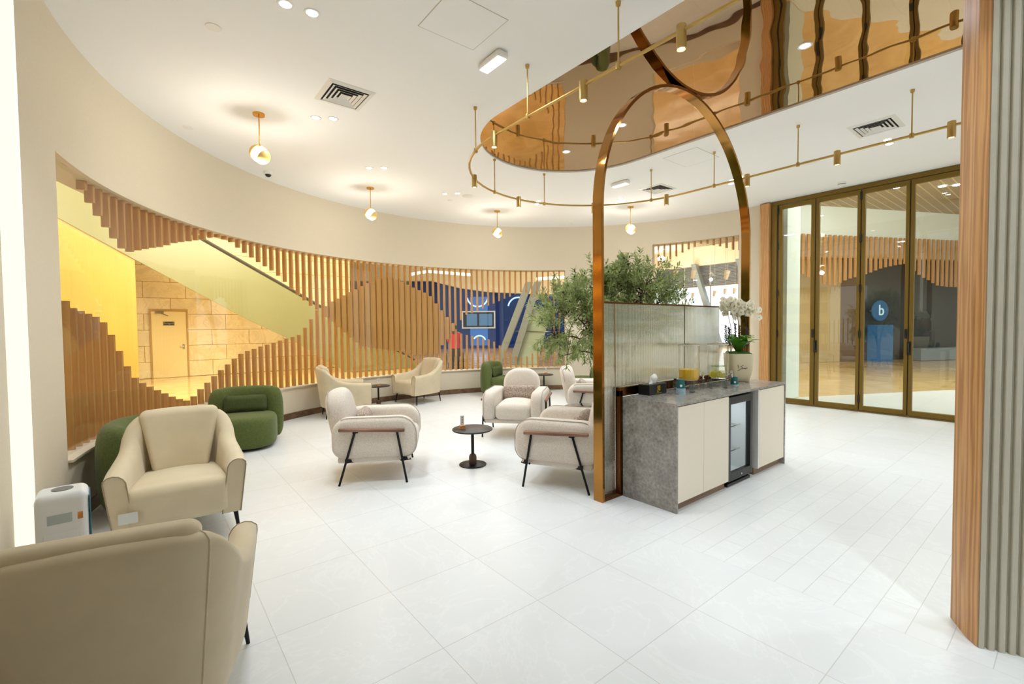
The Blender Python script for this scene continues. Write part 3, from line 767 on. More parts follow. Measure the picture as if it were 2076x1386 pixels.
# ------------------------------------------------------------------ furniture: velvet armchair
def velvet_chair():
    t = thing('armchair', '', 'armchair', (0, 0, 0), 0, 'beige velvet armchairs')
    half = [(.385, .372), (.22, .372), (.05, .362), (-.10, .338), (-.22, .318), (-.31, .274), (-.368, .20), (-.39, .10), (-.395, 0)]
    hh = [.575, .585, .60, .645, .735, .825, .858, .868, .872]
    path = [(x, y, h) for (x, y), h in zip(half, hh)] + [(x, -y, h) for (x, y), h in list(zip(half, hh))[-2::-1]]
    pp = smoothpath(path, 5)
    rings = []; outer = []; th = .105
    for i, p in enumerate(pp):
        a = pp[max(i - 1, 0)]; b_ = pp[min(i + 1, len(pp) - 1)]
        tg = Vector((b_.x - a.x, b_.y - a.y, 0)).normalized(); nr = Vector((-tg.y, tg.x, 0)) * -1
        c = Vector((p.x, p.y, 0))
        if nr.dot(c) < 0: nr = -nr
        h = p.z; z0 = .19
        lean = lambda z: -.045 + .075 * ((z - z0) / .68)          # outward lean with height
        sec = []
        thk = th * (.9 if h > .7 else 1)
        for k_ in range(5):
            z = z0 + (h - .05 - z0) * k_ / 4; sec.append(c + nr * lean(z) + Vector((0, 0, z)))
        ot = lean(h)
        for k_ in range(1, 6):
            an = PI * k_ / 6; sec.append(c + nr * (ot - thk / 2 + thk / 2 * math.cos(an)) + Vector((0, 0, h - .05 + .05 * math.sin(an))))
        for k_ in range(5):
            z = h - .05 - (h - .05 - z0) * k_ / 4; sec.append(c + nr * (lean(z) - thk) + Vector((0, 0, z)))
        rings.append(sec); outer.append((c, nr, h, lean))
    mb = MB(); mb.loft(rings); sh = mb.obj('shell', M['velvet'], t, ang=55)
    # seams: front faces of the arms, and the two back corners
    for idx, name in ((0, 'seam'), (-1, 'seam')):
        mb = MB(); mb.tube([p + Vector((.003, 0, 0)) for p in rings[idx]], .0035, 6); mb.obj(name, M['seam'], sh)
    for j in (27, len(pp) - 28):
        mb = MB(); mb.tube([p for p in rings[j][:10]], .0035, 6); mb.obj('seam', M['velvet'], sh)
    # seat cushion
    def puff(x, y, z):
        u, v_ = x / .34, y / .275
        if z > 0: z += .03 * max(0, 1 - u * u) * max(0, 1 - v_ * v_) + .02 * u
        return (x, y * (1.0 - .16 * max(0, min(1, (.25 - x) / .55))), z)
    mb = MB(); mb.rbox(.345, .277, .125, .055, 8, 4, puff, T(.05, 0, .315)); mb.obj('seat', M['velvet'], t)
    # back cushion: wide at the top, narrow at the seat
    def bk(x, y, z):
        u = (z + .235) / .47
        y2 = y * (.64 + .33 * u)
        x2 = x - .14 * u + .05 * (1 - (y / .26) ** 2) * 0 - .05 * (y / .26) ** 2 * -.6
        return (x2, y2, z + .012 * (1 - (y / .26) ** 2) * u)
    mb = MB(); mb.rbox(.06, .252, .235, .05, 8, 4, bk, T(-.20, 0, .645)); mb.obj('back_cushion', M['velvet'], t)
    for sx in (1, -1):
        for sy in (1, -1):
            x, y = (.30 if sx > 0 else -.27), sy * (.29 if sx > 0 else .22)
            mb = MB(); mb.tube([(x, y, .195), (x + sx * .012, y + sy * .012, .16), (x + sx * .03, y + sy * .03, 0)], [.020, .014, .008], 10)
            mb.box(x - sx * .09 if sx > 0 else x - .012, x + .012 if sx > 0 else x + .09, y - .012, y + .012, .175, .192)
            mb.obj('leg', M['blackmetal'], t)
    return t
rad = math.radians
vc = velvet_chair()
vc.location = (-4.30, .19, 0); vc.rotation_euler = (0, 0, rad(-4)); vc.scale = (1.05, 1.1, 1); vc['label'] = 'large beige velvet armchair with paper tag on seat, facing the camera at left'
dup(vc, (-2.24, -.06, 0), rad(169), 'beige velvet armchair seen from behind in the bottom left corner')
dup(vc, (-8.14, 2.70, 0), rad(80), 'beige velvet armchair in side view left of the far small table')
dup(vc, (-8.56, 4.40, 0), rad(-80), 'beige velvet armchair right of the far small table before the slats')
# paper tag on the big chair (left without its code)
mb = MB(); mb.box(.001, .003, -.05, .05, -.035, .035)
tg = tag(mb.obj('paper_tag', M['cardpaper'], smooth=False), 'small pale paper tag on the front of the large beige armchair seat', 'tag')
tg.location = (-3.872, -.115, .30); tg.rotation_euler = (0, 0, rad(-4))

# ------------------------------------------------------------------ boucle armchair
def boucle_chair():
    t = thing('armchair', '', 'armchair', (0, 0, 0), 0, 'cream boucle armchairs')
    mb = MB(); mb.rbox(.345, .40, .03, .02, 4, 3, xf=T(.0, 0, .235)); mb.obj('base', M['boucle'], t)
    def outline(x0, x1, z0, z1, r_, k_=7):
        pts = []
        for cx, cz, a0 in ((x1 - r_[1], z1 - r_[1], 0), (x0 + r_[0], z1 - r_[0], 90), (x0 + r_[3], z0 + r_[3], 180), (x1 - r_[2], z0 + r_[2], 270)):
            rad_ = r_[1] if a0 == 0 else r_[0] if a0 == 90 else r_[3] if a0 == 180 else r_[2]
            for i in range(k_ + 1):
                a = rad(a0 + 90 * i / k_); pts.append((cx + rad_ * math.cos(a), cz + rad_ * math.sin(a)))
        return pts
    def slab(pts, half, rnd_, k_=5):
        # pts outline in a plane (a, b); thickness along c; rounded edges
        ca = sum(p[0] for p in pts) / len(pts); cb = sum(p[1] for p in pts) / len(pts); n_ = len(pts)
        nr = []
        for i in range(n_):
            a, b_ = pts[i - 1], pts[(i + 1) % n_]; d = Vector((b_[0] - a[0], b_[1] - a[1])).normalized(); nr.append((d.y, -d.x))
        rings = []
        prof = [(rnd_ * (1 - math.cos(rad(90 * i / k_))) , -half + rnd_ * (1 - math.sin(rad(90 * i / k_)))) for i in range(k_ + 1)]
        prof = [(rnd_ - rnd_ * math.sin(rad(90 * i / k_)), -half + rnd_ - rnd_ * math.cos(rad(90 * i / k_))) for i in range(k_ + 1)]
        prof = prof + [(i_, -c) for i_, c in reversed(prof)]
        for ins, c in prof: rings.append([(p[0] - q[0] * ins, c, p[1] - q[1] * ins) for p, q in zip(pts, nr)])
        # domed end faces
        e0 = [(ca + (p[0] - ca) * .5, rings[0][0][1] - .006, cb + (p[2] - cb) * .5) for p in rings[0]]
        e1 = [(ca + (p[0] - ca) * .5, rings[-1][0][1] + .006, cb + (p[2] - cb) * .5) for p in rings[-1]]
        return [e0] + rings + [e1]
    arm = outline(-.40, .41, .245, .645, (.16, .17, .12, .12))
    for sy in (1, -1):
        mb = MB(); mb.loft(slab(arm, .09, .055), xf=T(0, sy * .335, 0)); a_ = mb.obj('arm', M['boucle'], t, ang=70)
        m2 = MB(); m2.tube([(p[0] * 1.002, sy * (.335 + .062), .445 + (p[1] - .445) * 1.0) for p in arm[10::-1] + arm[:-9:-1]], .0038, 6); m2.obj('seam', M['bseam'], a_)
    # seat cushion
    def puff(x, y, z):
        u, v_ = x / .36, y / .245
        if z > 0: z += .045 * max(0, 1 - abs(u) ** 2.5) * max(0, 1 - abs(v_) ** 2.5)
        return (x, y, z)
    mb = MB(); mb.rbox(.36, .245, .10, .07, 8, 5, puff, T(.05, 0, .36)); mb.obj('seat', M['boucle'], t)
    # back cushion with a round head
    bo = outline(-.275, .275, .30, .905, (.22, .22, .08, .08), 9)
    lean = RY(rad(-12))
    rings = slab(bo, .105, .085)
    xf = T(-.30, 0, .30) @ lean @ T(0, 0, -.30) @ RZ(rad(90))
    mb = MB(); mb.loft(rings, xf=xf); b_ = mb.obj('backrest', M['boucle'], t, ang=70)
    m2 = MB(); m2.tube([xf @ Vector((p[0] * .998, .062, .6 + (p[1] - .6) * .997)) for p in bo[:20]], .004, 6); m2.obj('seam', M['bseam'], b_)
    # black side frames with a wooden rest
    for sy in (1, -1):
        y = sy * .440
        mb = MB(); mb.rbox(.31, .022, .015, .008, 3, 2, lambda x, y_, z: (x, y_, z - .012 * (x / .31)), T(-.01, y, .530)); mb.obj('armrest', M['armwood'], t)
        for x0, x1 in ((-.17, -.325), (.225, .315)):
            mb = MB(); mb.tube([(x0, y, .52), (x1, y, 0)], .011, 8)
            fx = x0 + (x1 - x0) * .56
            mb.add([(fx - .01, y - .006, .215), (fx + .08 * (1 if x0 < 0 else 1), y - sy * .06, .21), (fx + .07, y - sy * .06, .235), (fx - .01, y, .26), (fx - .01, y + .006, .215), (fx + .08, y - sy * .05, .21)], [(0, 1, 2, 3), (0, 4, 5, 1), (4, 3, 2, 5)])
            mb.box(x0 - .02, x0 + .03, y - .012, y + .012, .508, .518)
            mb.obj('leg', M['blackmetal'], t)
        mb = MB(); mb.tube([(-.25, y - sy * .03, .215), (-.25, sy * .1, .212)], .009, 6); mb.tube([(.26, y - sy * .03, .215), (.26, sy * .1, .212)], .009, 6); mb.obj('crossbar', M['blackmetal'], t)
    return t
bc = boucle_chair()
bc.location = (-4.70, 1.93, 0); bc.rotation_euler = (0, 0, rad(60)); bc['label'] = 'cream boucle armchair left of the round side table, seen from its side'
BCH = [ ((-4.70, 1.93), 60), ((-3.26, 3.32), 208.5), ((-5.07, 4.14), -50), ((-4.91, 5.55), 46)]
dup(bc, (-3.265, 3.315, 0), rad(208.5), 'cream boucle armchair right of the side table, partly hidden by the bronze arch post')
dup(bc, (-5.07, 4.14, 0), rad(-50), 'cream boucle armchair behind the side table, facing the camera')
dup(bc, (-4.91, 5.55, 0), rad(46), 'cream boucle armchair farthest back, turned away under the olive tree')
def lumbar(name, m, hx, hy, hz):
    def pin(x, y, z):
        u, v_ = abs(y / hy), abs(z / hz)
        f = (1 - .55 * u ** 4) * (1 - .35 * v_ ** 4)
        return (x * f, y * (1 + .03 * v_ ** 3), z * (1 + .05 * u ** 3))
    mb = MB(); mb.rbox(hx, hy, hz, min(hx, hz) * .95, 10, 4, pin)
    return mb.mesh(name, True, 80), m
me, mm = lumbar('lumbar_cushion', M['knit'], .065, .235, .105); me.materials.append(mm)
for (p, dg), lb in zip(BCH, ('knitted taupe cushion on the chair left of the side table', 'knitted taupe cushion on the chair beside the arch post', 'knitted taupe cushion on the chair facing the camera', 'knitted taupe cushion on the chair under the olive tree')):
    o = bpy.data.objects.new('cushion', me); col.objects.link(o); tag(o, lb, 'cushion', 'knitted lumbar cushions')
    d = Vector((math.cos(rad(dg)), math.sin(rad(dg)), 0))
    pos = Vector((p[0], p[1], 0)) - d * .145
    
    if dg == 208.5: pos = Vector((-3.265, 3.315, 0)) - d * .145
    o.location = (pos.x, pos.y, .565); o.rotation_euler = (0, rad(-18), rad(dg))

# ------------------------------------------------------------------ green lounge chair
def green_chair():
    t = thing('lounge_chair', '', 'lounge chair', (0, 0, 0), 0, 'moss green lounge chairs')
    def se(a, hx, hy, e=2.6):
        c, s_ = math.cos(a), math.sin(a)
        return hx * math.copysign(abs(c) ** (2 / e), c), hy * math.copysign(abs(s_) ** (2 / e), s_)
    rings = []
    for ins, z in ((.05, .03), (.015, .05), (0, .10), (.0, .20), (.0, .32), (.005, .36), (.025, .395), (.06, .412), (.12, .42), (.22, .424)):
        rings.append([(.07 + se(2 * PI * i / 40, .40 - ins, .385 - ins)[0], se(2 * PI * i / 40, .40 - ins, .385 - ins)[1], z) for i in range(40)])
    mb = MB(); mb.loft(rings); mb.obj('seat', M['green'], t, ang=70)
    # wide thick back
    rings = []
    for i in range(37):
        u = -1 + 2 * i / 36; a = PI + u * rad(80)
        px, py = se(a, .29, .37, 2.4); px -= .06
        px2, py2 = se(a + .02, .29, .37, 2.4); tx, ty = px2 - .06 - px, py2 - py
        l = math.hypot(tx, ty) or 1; nx, ny = ty / l, -tx / l
        e = max(0.0, (abs(u) - .72) / .28); sc_ = math.sqrt(max(.03, 1 - e ** 2.4))
        top = .745 - .03 * abs(u) ** 3; hz = (top - .04) / 2 * (.72 + .28 * sc_); zc = .04 + (top - .04) / 2 - .03 * (1 - sc_); ht = .115 * (.25 + .75 * sc_)
        ring_ = []
        for k_ in range(24):
            b_ = 2 * PI * k_ / 24; q, z = se(b_, ht, hz, 2.9); ring_.append((px + nx * q, py + ny * q, zc + z))
        rings.append(ring_)
    mb = MB(); mb.loft(rings); mb.obj('backrest', M['green'], t, ang=80)
    mb = MB(); mb.lathe([(.30, 0), (.30, .035)], 32, T(.03, 0, 0)); mb.obj('base', M['black'], t)
    return t
gc = green_chair()
GCH = [((-6.90, 1.0), -16, 'moss green lounge chair with cushion before the slats, left of centre', 'dark green cushion on the left green chair'), ((-5.15, .13), 75, 'moss green lounge chair half hidden behind the big beige armchair', None),
       ((-8.15, 6.22), 32, 'moss green lounge chair seen edge-on left of the far side table', 'dark green cushion on the edge-on green chair'), ((-6.75, 7.50), 212, 'moss green lounge chair under the olive tree trunk', 'dark green cushion on the green chair under the tree')]
me, mm = lumbar('lumbar_cushion', M['greendark'], .07, .255, .115); me.materials.append(mm)
for i, (p, dg, lb, cl) in enumerate(GCH):
    if i == 0: gc.location = (*p, 0); gc.rotation_euler = (0, 0, rad(dg)); gc['label'] = lb
    else: dup(gc, (*p, 0), rad(dg), lb)
    if cl:
        o = bpy.data.objects.new('cushion', me); col.objects.link(o); tag(o, cl, 'cushion', 'green cushions')
        d = Vector((math.cos(rad(dg)), math.sin(rad(dg)), 0)); o.location = (p[0] - d.x * .13, p[1] - d.y * .13, .525); o.rotation_euler = (0, rad(-14), rad(dg))

# ------------------------------------------------------------------ side tables and menu stands
def side_table():
    t = thing('side_table', '', 'side table', (0, 0, 0), 0, 'round dark side tables')
    mb = MB(); mb.lathe([(.215, .386), (.222, .39), (.222, .402), (.217, .406)], 48); mb.obj('tabletop', M['tabletop'], t)
    mb = MB(); mb.lathe([(.017, .012), (.017, .386)], 18); mb.lathe([(.06, .378), (.06, .387)], 18); mb.obj('column', M['blackmetal'], t)
    mb = MB(); mb.lathe([(.041, .012), (.042, .02), (.042, .085), (.040, .10), (.033, .115), (.022, .124), (.017, .126)], 24); mb.obj('collar', M['collar'], t)
    mb = MB(); mb.lathe([(.147, 0), (.150, .003), (.150, .010), (.147, .012)], 48); mb.obj('base', M['blackmetal'], t)
    return t
st = side_table(); st.location = (-4.22, 2.80, 0); st['label'] = 'round dark side table in the middle, between the boucle chairs'
dup(st, (-8.60, 3.53, 0), 0, 'round dark side table between the two far beige armchairs')
dup(st, (-7.93, 7.28, 0), 0, 'round dark side table at the back, left of the olive tree')
def menu_stand(loc, rz, label):
    t = thing('card_stand', label, 'card stand', loc, rz, 'card stands on the side tables')
    mb = MB(); mb.box(-.03, .03, -.022, .022, 0, .038); mb.obj('block', M['blockwood'], t, smooth=False, bevel=.003)
    mb = MB(); mb.box(-.021, .021, -.0015, .0015, .038, .145); c = mb.obj('card', M['cardpaper'], t, smooth=False)
    mb = MB()
    for z in (.07, .095, .12): mb.box(-.006, .006, -.0022, -.0012, z, z + .008); mb.box(-.006, .006, .0012, .0022, z, z + .008)
    mb.obj('print', M['ink'], c, smooth=False)
menu_stand((-4.27, 2.70, .406), rad(78), 'card in a wooden block on the middle side table')
menu_stand((-8.55, 3.52, .406), rad(70), 'card in a wooden block on the table between the beige armchairs')
menu_stand((-7.90, 7.32, .406), rad(70), 'card in a wooden block on the side table near the olive tree')
# low glass table behind the arch post
t = thing('glass_table', 'low glass table half hidden behind the right boucle chair', 'glass table', (-4.35, 4.72, 0))
mb = MB(); mb.lathe([(.24, .40), (.25, .403), (.25, .412), (.24, .415)], 40); mb.obj('tabletop', M['jar'], t)
mb = MB(); mb.lathe([(.10, 0), (.10, .01), (.02, .02), (.02, .38), (.09, .40)], 24); mb.obj('pedestal', M['chrome'], t)

# ------------------------------------------------------------------ air purifier
t = thing('air_purifier', 'white air purifier box beside the LED strip at lower left', 'air purifier', (-3.285, -.352, 0), rad(4)); t.scale = (1, 1, 1.18)
mb = MB()
def topround(x, y, z): return (x, y, z)
mb.rbox(.10, .10, .30, .035, 4, 5, None, T(0, 0, .30)); mb.obj('body', M['purifier'], t)
mb = MB(); mb.box(-.085, .085, .10, .105, .03, .57); mb.obj('side_panel', M['purblue'], t, smooth=False)
mb = MB(); mb.box(.0995, .103, -.07, .055, .05, .44); pd = mb.obj('door', M['purifier'], t, smooth=False, bevel=.002)
mb = MB()
for i in range(16):
    y0 = -.062 + i * .0066; h = .30 * (1 - (i / 17) ** 1.3)
    mb.box(.103, .1045, y0, y0 + .0038, .40 - h, .40)
mb.obj('grille', M['grille'], pd, smooth=False)
mb = MB(); mb.lathe([(.001, 0), (.010, 0), (.010, .003), (.001, .004)], 16, T(.103, .035, .22) @ RY(PI / 2)); mb.obj('lock', M['chrome'], pd)
mb = MB(); mb.box(.0995, .102, -.055, .035, .475, .515); mb.obj('display', M['greyglass'], t, smooth=False)
mb = MB(); mb.lathe([(.001, 0), (.042, 0), (.042, .003), (.001, .003)], 24, T(0, .0, .60)); mb.obj('top_vent', M['grille'], t)
mb = MB(); mb.box(.0995, .101, .055, .075, .48, .51); mb.obj('sticker', M['blockwood'], t, smooth=False)

# ------------------------------------------------------------------ arch screen behind the counter
AX = -2.62
t = thing('arch_screen', 'tall polished bronze arch with reeded glass behind the counter', 'arch screen', (AX, 4.4, 0))
def bar_loft(mb, path, wx, wt):
    """rectangular bar along a path in the y-z plane: wx across x, wt in-plane thickness"""
    rings = []
    for i, p in enumerate(path):
        a = Vector(path[max(i - 1, 0)]); b_ = Vector(path[min(i + 1, len(path) - 1)]); d = (b_ - a).normalized(); nr = Vector((-d.y, d.x))
        q = Vector(p)
        rings.append([(-wx / 2, *(q + nr * wt / 2)), (wx / 2, *(q + nr * wt / 2)), (wx / 2, *(q - nr * wt / 2)), (-wx / 2, *(q - nr * wt / 2))])
    mb.loft(rings)
ra = 1.355; zc = 2.53
path = [(-ra, 0)] + [(-ra, z) for z in (.5, 1.2, 1.9)] + [(ra * math.cos(rad(a)), zc + ra * math.sin(rad(a))) for a in range(180, -1, -4)] + [(ra, z) for z in (1.9, 1.2, .5, 0)]
mb = MB(); bar_loft(mb, path, .10, .03); mb.obj('arch_frame', M['arch'], t, smooth=True, ang=30, bevel=.002)
mb = MB()
bar_loft(mb, [(-1.34, .02), (-1.085, .02)], .09, .04); bar_loft(mb, [(-1.105, .04), (-1.105, .945)], .09, .04); bar_loft(mb, [(-1.125, .932), (1.02, .932)], .09, .08)
mb.obj('inner_frame', M['archdark'], t, smooth=False, bevel=.002)
mb = MB(); bar_loft(mb, [(-1.34, 1.722), (.72, 1.722)], .02, .014); mb.obj('top_rail', M['archdark'], t, smooth=False)
def reed_panel(y0, y1, z0, z1, joint=True):
    nfl = int((y1 - y0) / .011); seg = 6; front = []
    for i in range(nfl * seg + 1):
        u = i / seg; front.append((y0 + (y1 - y0) * i / (nfl * seg), .0028 * abs(math.sin(PI * u))))
    poly = [(-.002, y0)] + [(.003 + d, y) for y, d in front] + [(-.002, y1)]
    v = [(p[0], p[1], z) for z in (z0, z1) for p in poly]; n_ = len(poly)
    f = [(i, (i + 1) % n_, n_ + (i + 1) % n_, n_ + i) for i in range(n_)] + [tuple(range(n_ - 1, -1, -1)), tuple(range(n_, 2 * n_))]
    m2 = MB(); m2.add(v, f); return m2
for a, b_, z0 in ((-1.335, -1.137, .045), (-1.133, -.01, .975), (-.006, .705, .975)):
    reed_panel(a, b_, z0, 1.715).obj('glass_panel', M['reeded'], t, ang=60)
for a, z0 in ((-1.137, .045), (-.010, .975)):
    mb = MB(); mb.box(-.004, .008, a, a + .004, z0, 1.715); mb.obj('joint_strip', M['chrome'], t, smooth=False)

# ------------------------------------------------------------------ counter
CT = .89
mb = MB(); mb.box(-2.57, -2.037, 3.305, 5.425, CT - .022, CT); mb.box(-2.57, -2.037, 3.305, 3.327, 0, CT - .022); mb.box(-2.57, -2.037, 5.403, 5.425, 0, CT - .022)
tag(mb.obj('stone_worktop', M['counter'], smooth=False, bevel=.002), 'grey stone worktop with waterfall ends', 'worktop')
def cabinet(y0, y1, doors, label):
    t = thing('base_cabinet', label, 'cabinet', (-2.3, (y0 + y1) / 2, 0)); o = t.location
    X = T(-o.x, -o.y, 0)
    mb = MB(); mb.box(-2.56, -2.062, y0 + .001, y1 - .001, .07, CT - .024, X); mb.obj('body', M['whitemetal'], t, smooth=False)
    for a, b_ in doors:
        mb = MB(); mb.box(-2.061, -2.042, a + .0015, b_ - .0015, .075, CT - .03, X); mb.obj('door', M['cream'], t, smooth=False, bevel=.0015)
    mb = MB(); mb.box(-2.54, -2.085, y0 + .002, y1 - .002, 0, .07, X); mb.obj('plinth', M['kick'], t, smooth=False)
    return t
cabinet(3.328, 4.175, [(3.33, 3.732), (3.732, 4.172)], 'cream two-door cabinet left of the bar fridge')
c2 = cabinet(4.775, 5.402, [(4.797, 5.40)], 'cream one-door cabinet right of the bar fridge')
mb = MB(); mb.box(-2.56, -2.042, 4.775, 4.795, .07, CT - .024, T(2.3, -(4.775 + 5.402) / 2, 0)); mb.obj('side_panel', M['whitemetal'], c2, smooth=False)
# bar fridge
t = thing('bar_fridge', 'black bar fridge with glass door under the worktop', 'fridge', (-2.28, 4.437, 0)); o = t.location
X = T(-o.x, -o.y, 0); y0, y1 = 4.19, 4.685
mb = MB(); mb.box(-2.53, -2.10, y0, y0 + .03, .03, .85, X); mb.box(-2.53, -2.10, y1 - .03, y1, .03, .85, X); mb.box(-2.53, -2.10, y0, y1, .82, .85, X); mb.box(-2.53, -2.10, y0, y1, .03, .08, X); mb.box(-2.53, -2.50, y0, y1, .08, .82, X)
mb.box(-2.50, -2.07, y0 + .02, y1 - .02, 0, .03, X)
mb.obj('body', M['black'], t, smooth=False, bevel=.004)
mb = MB(); mb.box(-2.50, -2.495, y0 + .03, y1 - .03, .08, .82, X); mb.box(-2.495, -2.11, y0 + .03, y0 + .034, .08, .82, X); mb.box(-2.495, -2.11, y1 - .034, y1 - .03, .08, .82, X); mb.box(-2.495, -2.11, y0 + .034, y1 - .034, .08, .085, X)
mb.obj('liner', M['fridgein'], t, smooth=False)
for z in (.28, .52):
    mb = MB()
    for i in range(12): mb.box(-2.48, -2.16, y0 + .045 + i * .035, y0 + .049 + i * .035, z, z + .004, X)
    mb.box(-2.17, -2.16, y0 + .036, y1 - .036, z - .003, z + .007, X); mb.obj('shelf', M['chrome'], t, smooth=False)
mb = MB(); s = .05
mb.box(-2.095, -2.055, y0, y0 + s, .055, .845, X); mb.box(-2.095, -2.055, y1 - s, y1, .055, .845, X); mb.box(-2.095, -2.055, y0 + s, y1 - s, .055, .13, X); mb.box(-2.095, -2.055, y0 + s, y1 - s, .775, .845, X)
dr = mb.obj('door', M['black'], t, smooth=False, bevel=.003)
mb = MB(); mb.box(-2.08, -2.074, y0 + s, y1 - s, .13, .775, X); mb.obj('pane', M['glass'], dr, smooth=False)
mb = MB(); mb.lathe([(.001, 0), (.010, 0), (.010, .004), (.001, .005)], 14, X @ T(-2.055, 4.45, .09) @ RY(PI / 2)); mb.obj('lock', M['chrome'], dr)
mb = MB(); mb.box(-2.14, -2.12, y0 + .05, y1 - .05, .80, .818, X); mb.obj('lamp', M['emerg'], t, smooth=False)
area('fridge_light', (-2.2, 4.437, .79), .3, .7, (.85, .92, 1), shape='RECTANGLE', size_y=.1)

# things on the counter
t = thing('tissue_box', 'black tissue box with yellow emblem on the counter end', 'tissue box', (-2.50, 3.66, CT), rad(0))
mb = MB(); mb.box(-.06, .06, -.14, .13, 0, .095); bx = mb.obj('box', M['black'], t, smooth=False, bevel=.004)
mb = MB()
E_ = .0605
# block emblem: a left S-like stroke and a right open square, then a thin line under it
for a, b_, z0, z1 in ((.0, .018, .072, .078), (.0, .005, .058, .078), (.0, .018, .056, .062), (.012, .018, .040, .062), (.0, .018, .040, .046), (.0, .006, .024, .046), (.0, .018, .022, .028),
                      (.022, .045, .074, .080), (.022, .028, .034, .080), (.039, .045, .034, .080), (.022, .045, .034, .042)): mb.box(E_, E_ + .0012, -.02 + a, -.02 + b_, z0, z1)
mb.box(E_, E_ + .0012, -.035, .045, .012, .0145)
mb.obj('emblem', M['yellow'], bx, smooth=False)
rings = []
for i, (rx, ry, z) in enumerate(((.012, .05, .088), (.016, .042, .105), (.022, .035, .125), (.026, .040, .145), (.012, .030, .165), (.003, .012, .178))):
    rings.append([((rx * (1 + .35 * math.sin(5 * a + i))) * math.cos(a), ry * (1 + .25 * math.sin(3 * a + i * 1.3)) * math.sin(a) + .004 * i, z + .006 * math.sin(3 * a + i)) for a in [2 * PI * q / 20 for q in range(20)]])
mb = MB(); mb.loft(rings); mb.obj('tissue', M['paper'], t, ang=80)

def cup(loc, label, nested=False):
    t = thing('paper_cup', label, 'paper cup', loc, rnd.uniform(0, 6), 'paper cups')
    mb = MB(); mb.lathe([(.040, 0), (.0405, .002), (.0405, .006), (.040, .008), (.038, .009)], 28); mb.obj('rim', M['cuprim'], t)
    if not nested:
        mb = MB(); mb.lathe([(.0385, .008), (.030, .090), (.029, .091), (.028, .088)], 28); b_ = mb.obj('sleeve', M['teal'], t)
        mb = MB(); mb.lathe([(.0285, .089), (.0285, .092), (.0275, .092), (.0275, .089)], 28); mb.obj('bottom', M['paper'], t)
        mb = MB(); mb.lathe([(.001, 0), (.011, 0), (.011, .001), (.001, .001)], 18, T(.0352, 0, .035) @ RY(rad(84))); mb.obj('emblem', M['paper'], b_)
        t.rotation_euler = (0, 0, rad(-55))
    else:
        mb = MB(); mb.lathe([(.0375, .008), (.0365, .0105)], 28); mb.obj('sleeve', M['teal'], t)
    return t
for i in range(4): cup((-2.32, 3.83, CT + i * .011), 'nested pale rim of the upturned cup stack beside the tissue box', True)
cup((-2.32, 3.83, CT + .044), 'teal paper cup upside down on top of the cup stack')
cup((-2.29, 4.79, CT), 'teal paper cup standing alone upside down right of the dispensers')

def dispenser(x, y, label, juice):
    t = thing('drink_dispenser', label, 'drink dispenser', (x, y, CT), rad(51), 'glass drink dispensers')
    mb = MB(); n_ = 40
    rings = [[((.080 + (.003 if k_ % 2 else 0)) * math.cos(2 * PI * k_ / n_), (.080 + (.003 if k_ % 2 else 0)) * math.sin(2 * PI * k_ / n_), z) for k_ in range(n_)] for z in (0, .085)]
    mb.loft(rings, caps=False); mb.obj('stand', M['bottle'], t)
    mb = MB(); mb.lathe([(.06, .082), (.086, .085), (.098, .10), (.10, .12), (.10, .43), (.094, .435)], 40, cap=False); mb.lathe([(.001, .080), (.06, .082)], 40, cap=False); mb.obj('jar', M['jar'], t)
    mb = MB(); mb.lathe([(.103, .425), (.103, .438), (.06, .448), (.012, .45), (.012, .462), (.001, .464)], 40, cap=False); mb.obj('lid', M['jar'], t)
    mb = MB(); mb.lathe([(.1025, .428), (.1035, .428), (.1035, .433), (.1025, .433)], 40, cap=False); mb.obj('rim_highlight', M['whitemetal'], t)  # white ring painted in for the bright highlight on the glass rim
    if juice:
        mb = MB(); mb.lathe([(.05, .086), (.084, .089), (.094, .105), (.0965, .12), (.0965, .192)], 40); mb.obj('juice', M['juice'], t)
    else:
        mb = MB(); mb.lathe([(.05, .086), (.084, .089), (.094, .105), (.0965, .12), (.0965, .215)], 40); mb.obj('water', M['water'], t)
        for i in range(7):
            a = i * .9; X_ = T(.055 * math.cos(a), .055 * math.sin(a), .115 + .008 * (i % 3)) @ RX(rad(20 + 17 * i)) @ RZ(a)
            mb = MB(); mb.lathe([(.001, -.003), (.030, -.003), (.032, 0), (.030, .003), (.001, .003)], 18, X_); mb.obj('lemon_slice', M['lemon'], t)
        for i in range(14):
            a = i * 2.4; r_ = .02 + .07 * rnd.random(); X_ = T(r_ * math.cos(a), r_ * math.sin(a), .208 + .004 * rnd.random()) @ RZ(a * 1.7) @ RX(rnd.uniform(-.4, .4))
            mb = MB(); mb.sphere((0, 0, 0), (.02, .011, .003), 10, 6, X_); mb.obj('mint_leaf', M['mint'], t)
    mb = MB(); mb.tube([(.098, 0, .125), (.145, 0, .125)], .009, 10); mb.lathe([(.016, 0), (.016, .012)], 14, T(.138, 0, .119)); mb.tube([(.14, 0, .13), (.14, 0, .10), (.15, 0, .092)], .008, 8); mb.box(.128, .15, -.004, .004, .135, .16)
    mb.obj('tap', M['chrome'], t)
dispenser(-2.47, 4.22, 'glass drink dispenser half full of orange juice', True)
dispenser(-2.36, 4.58, 'glass drink dispenser with lemon water', False)

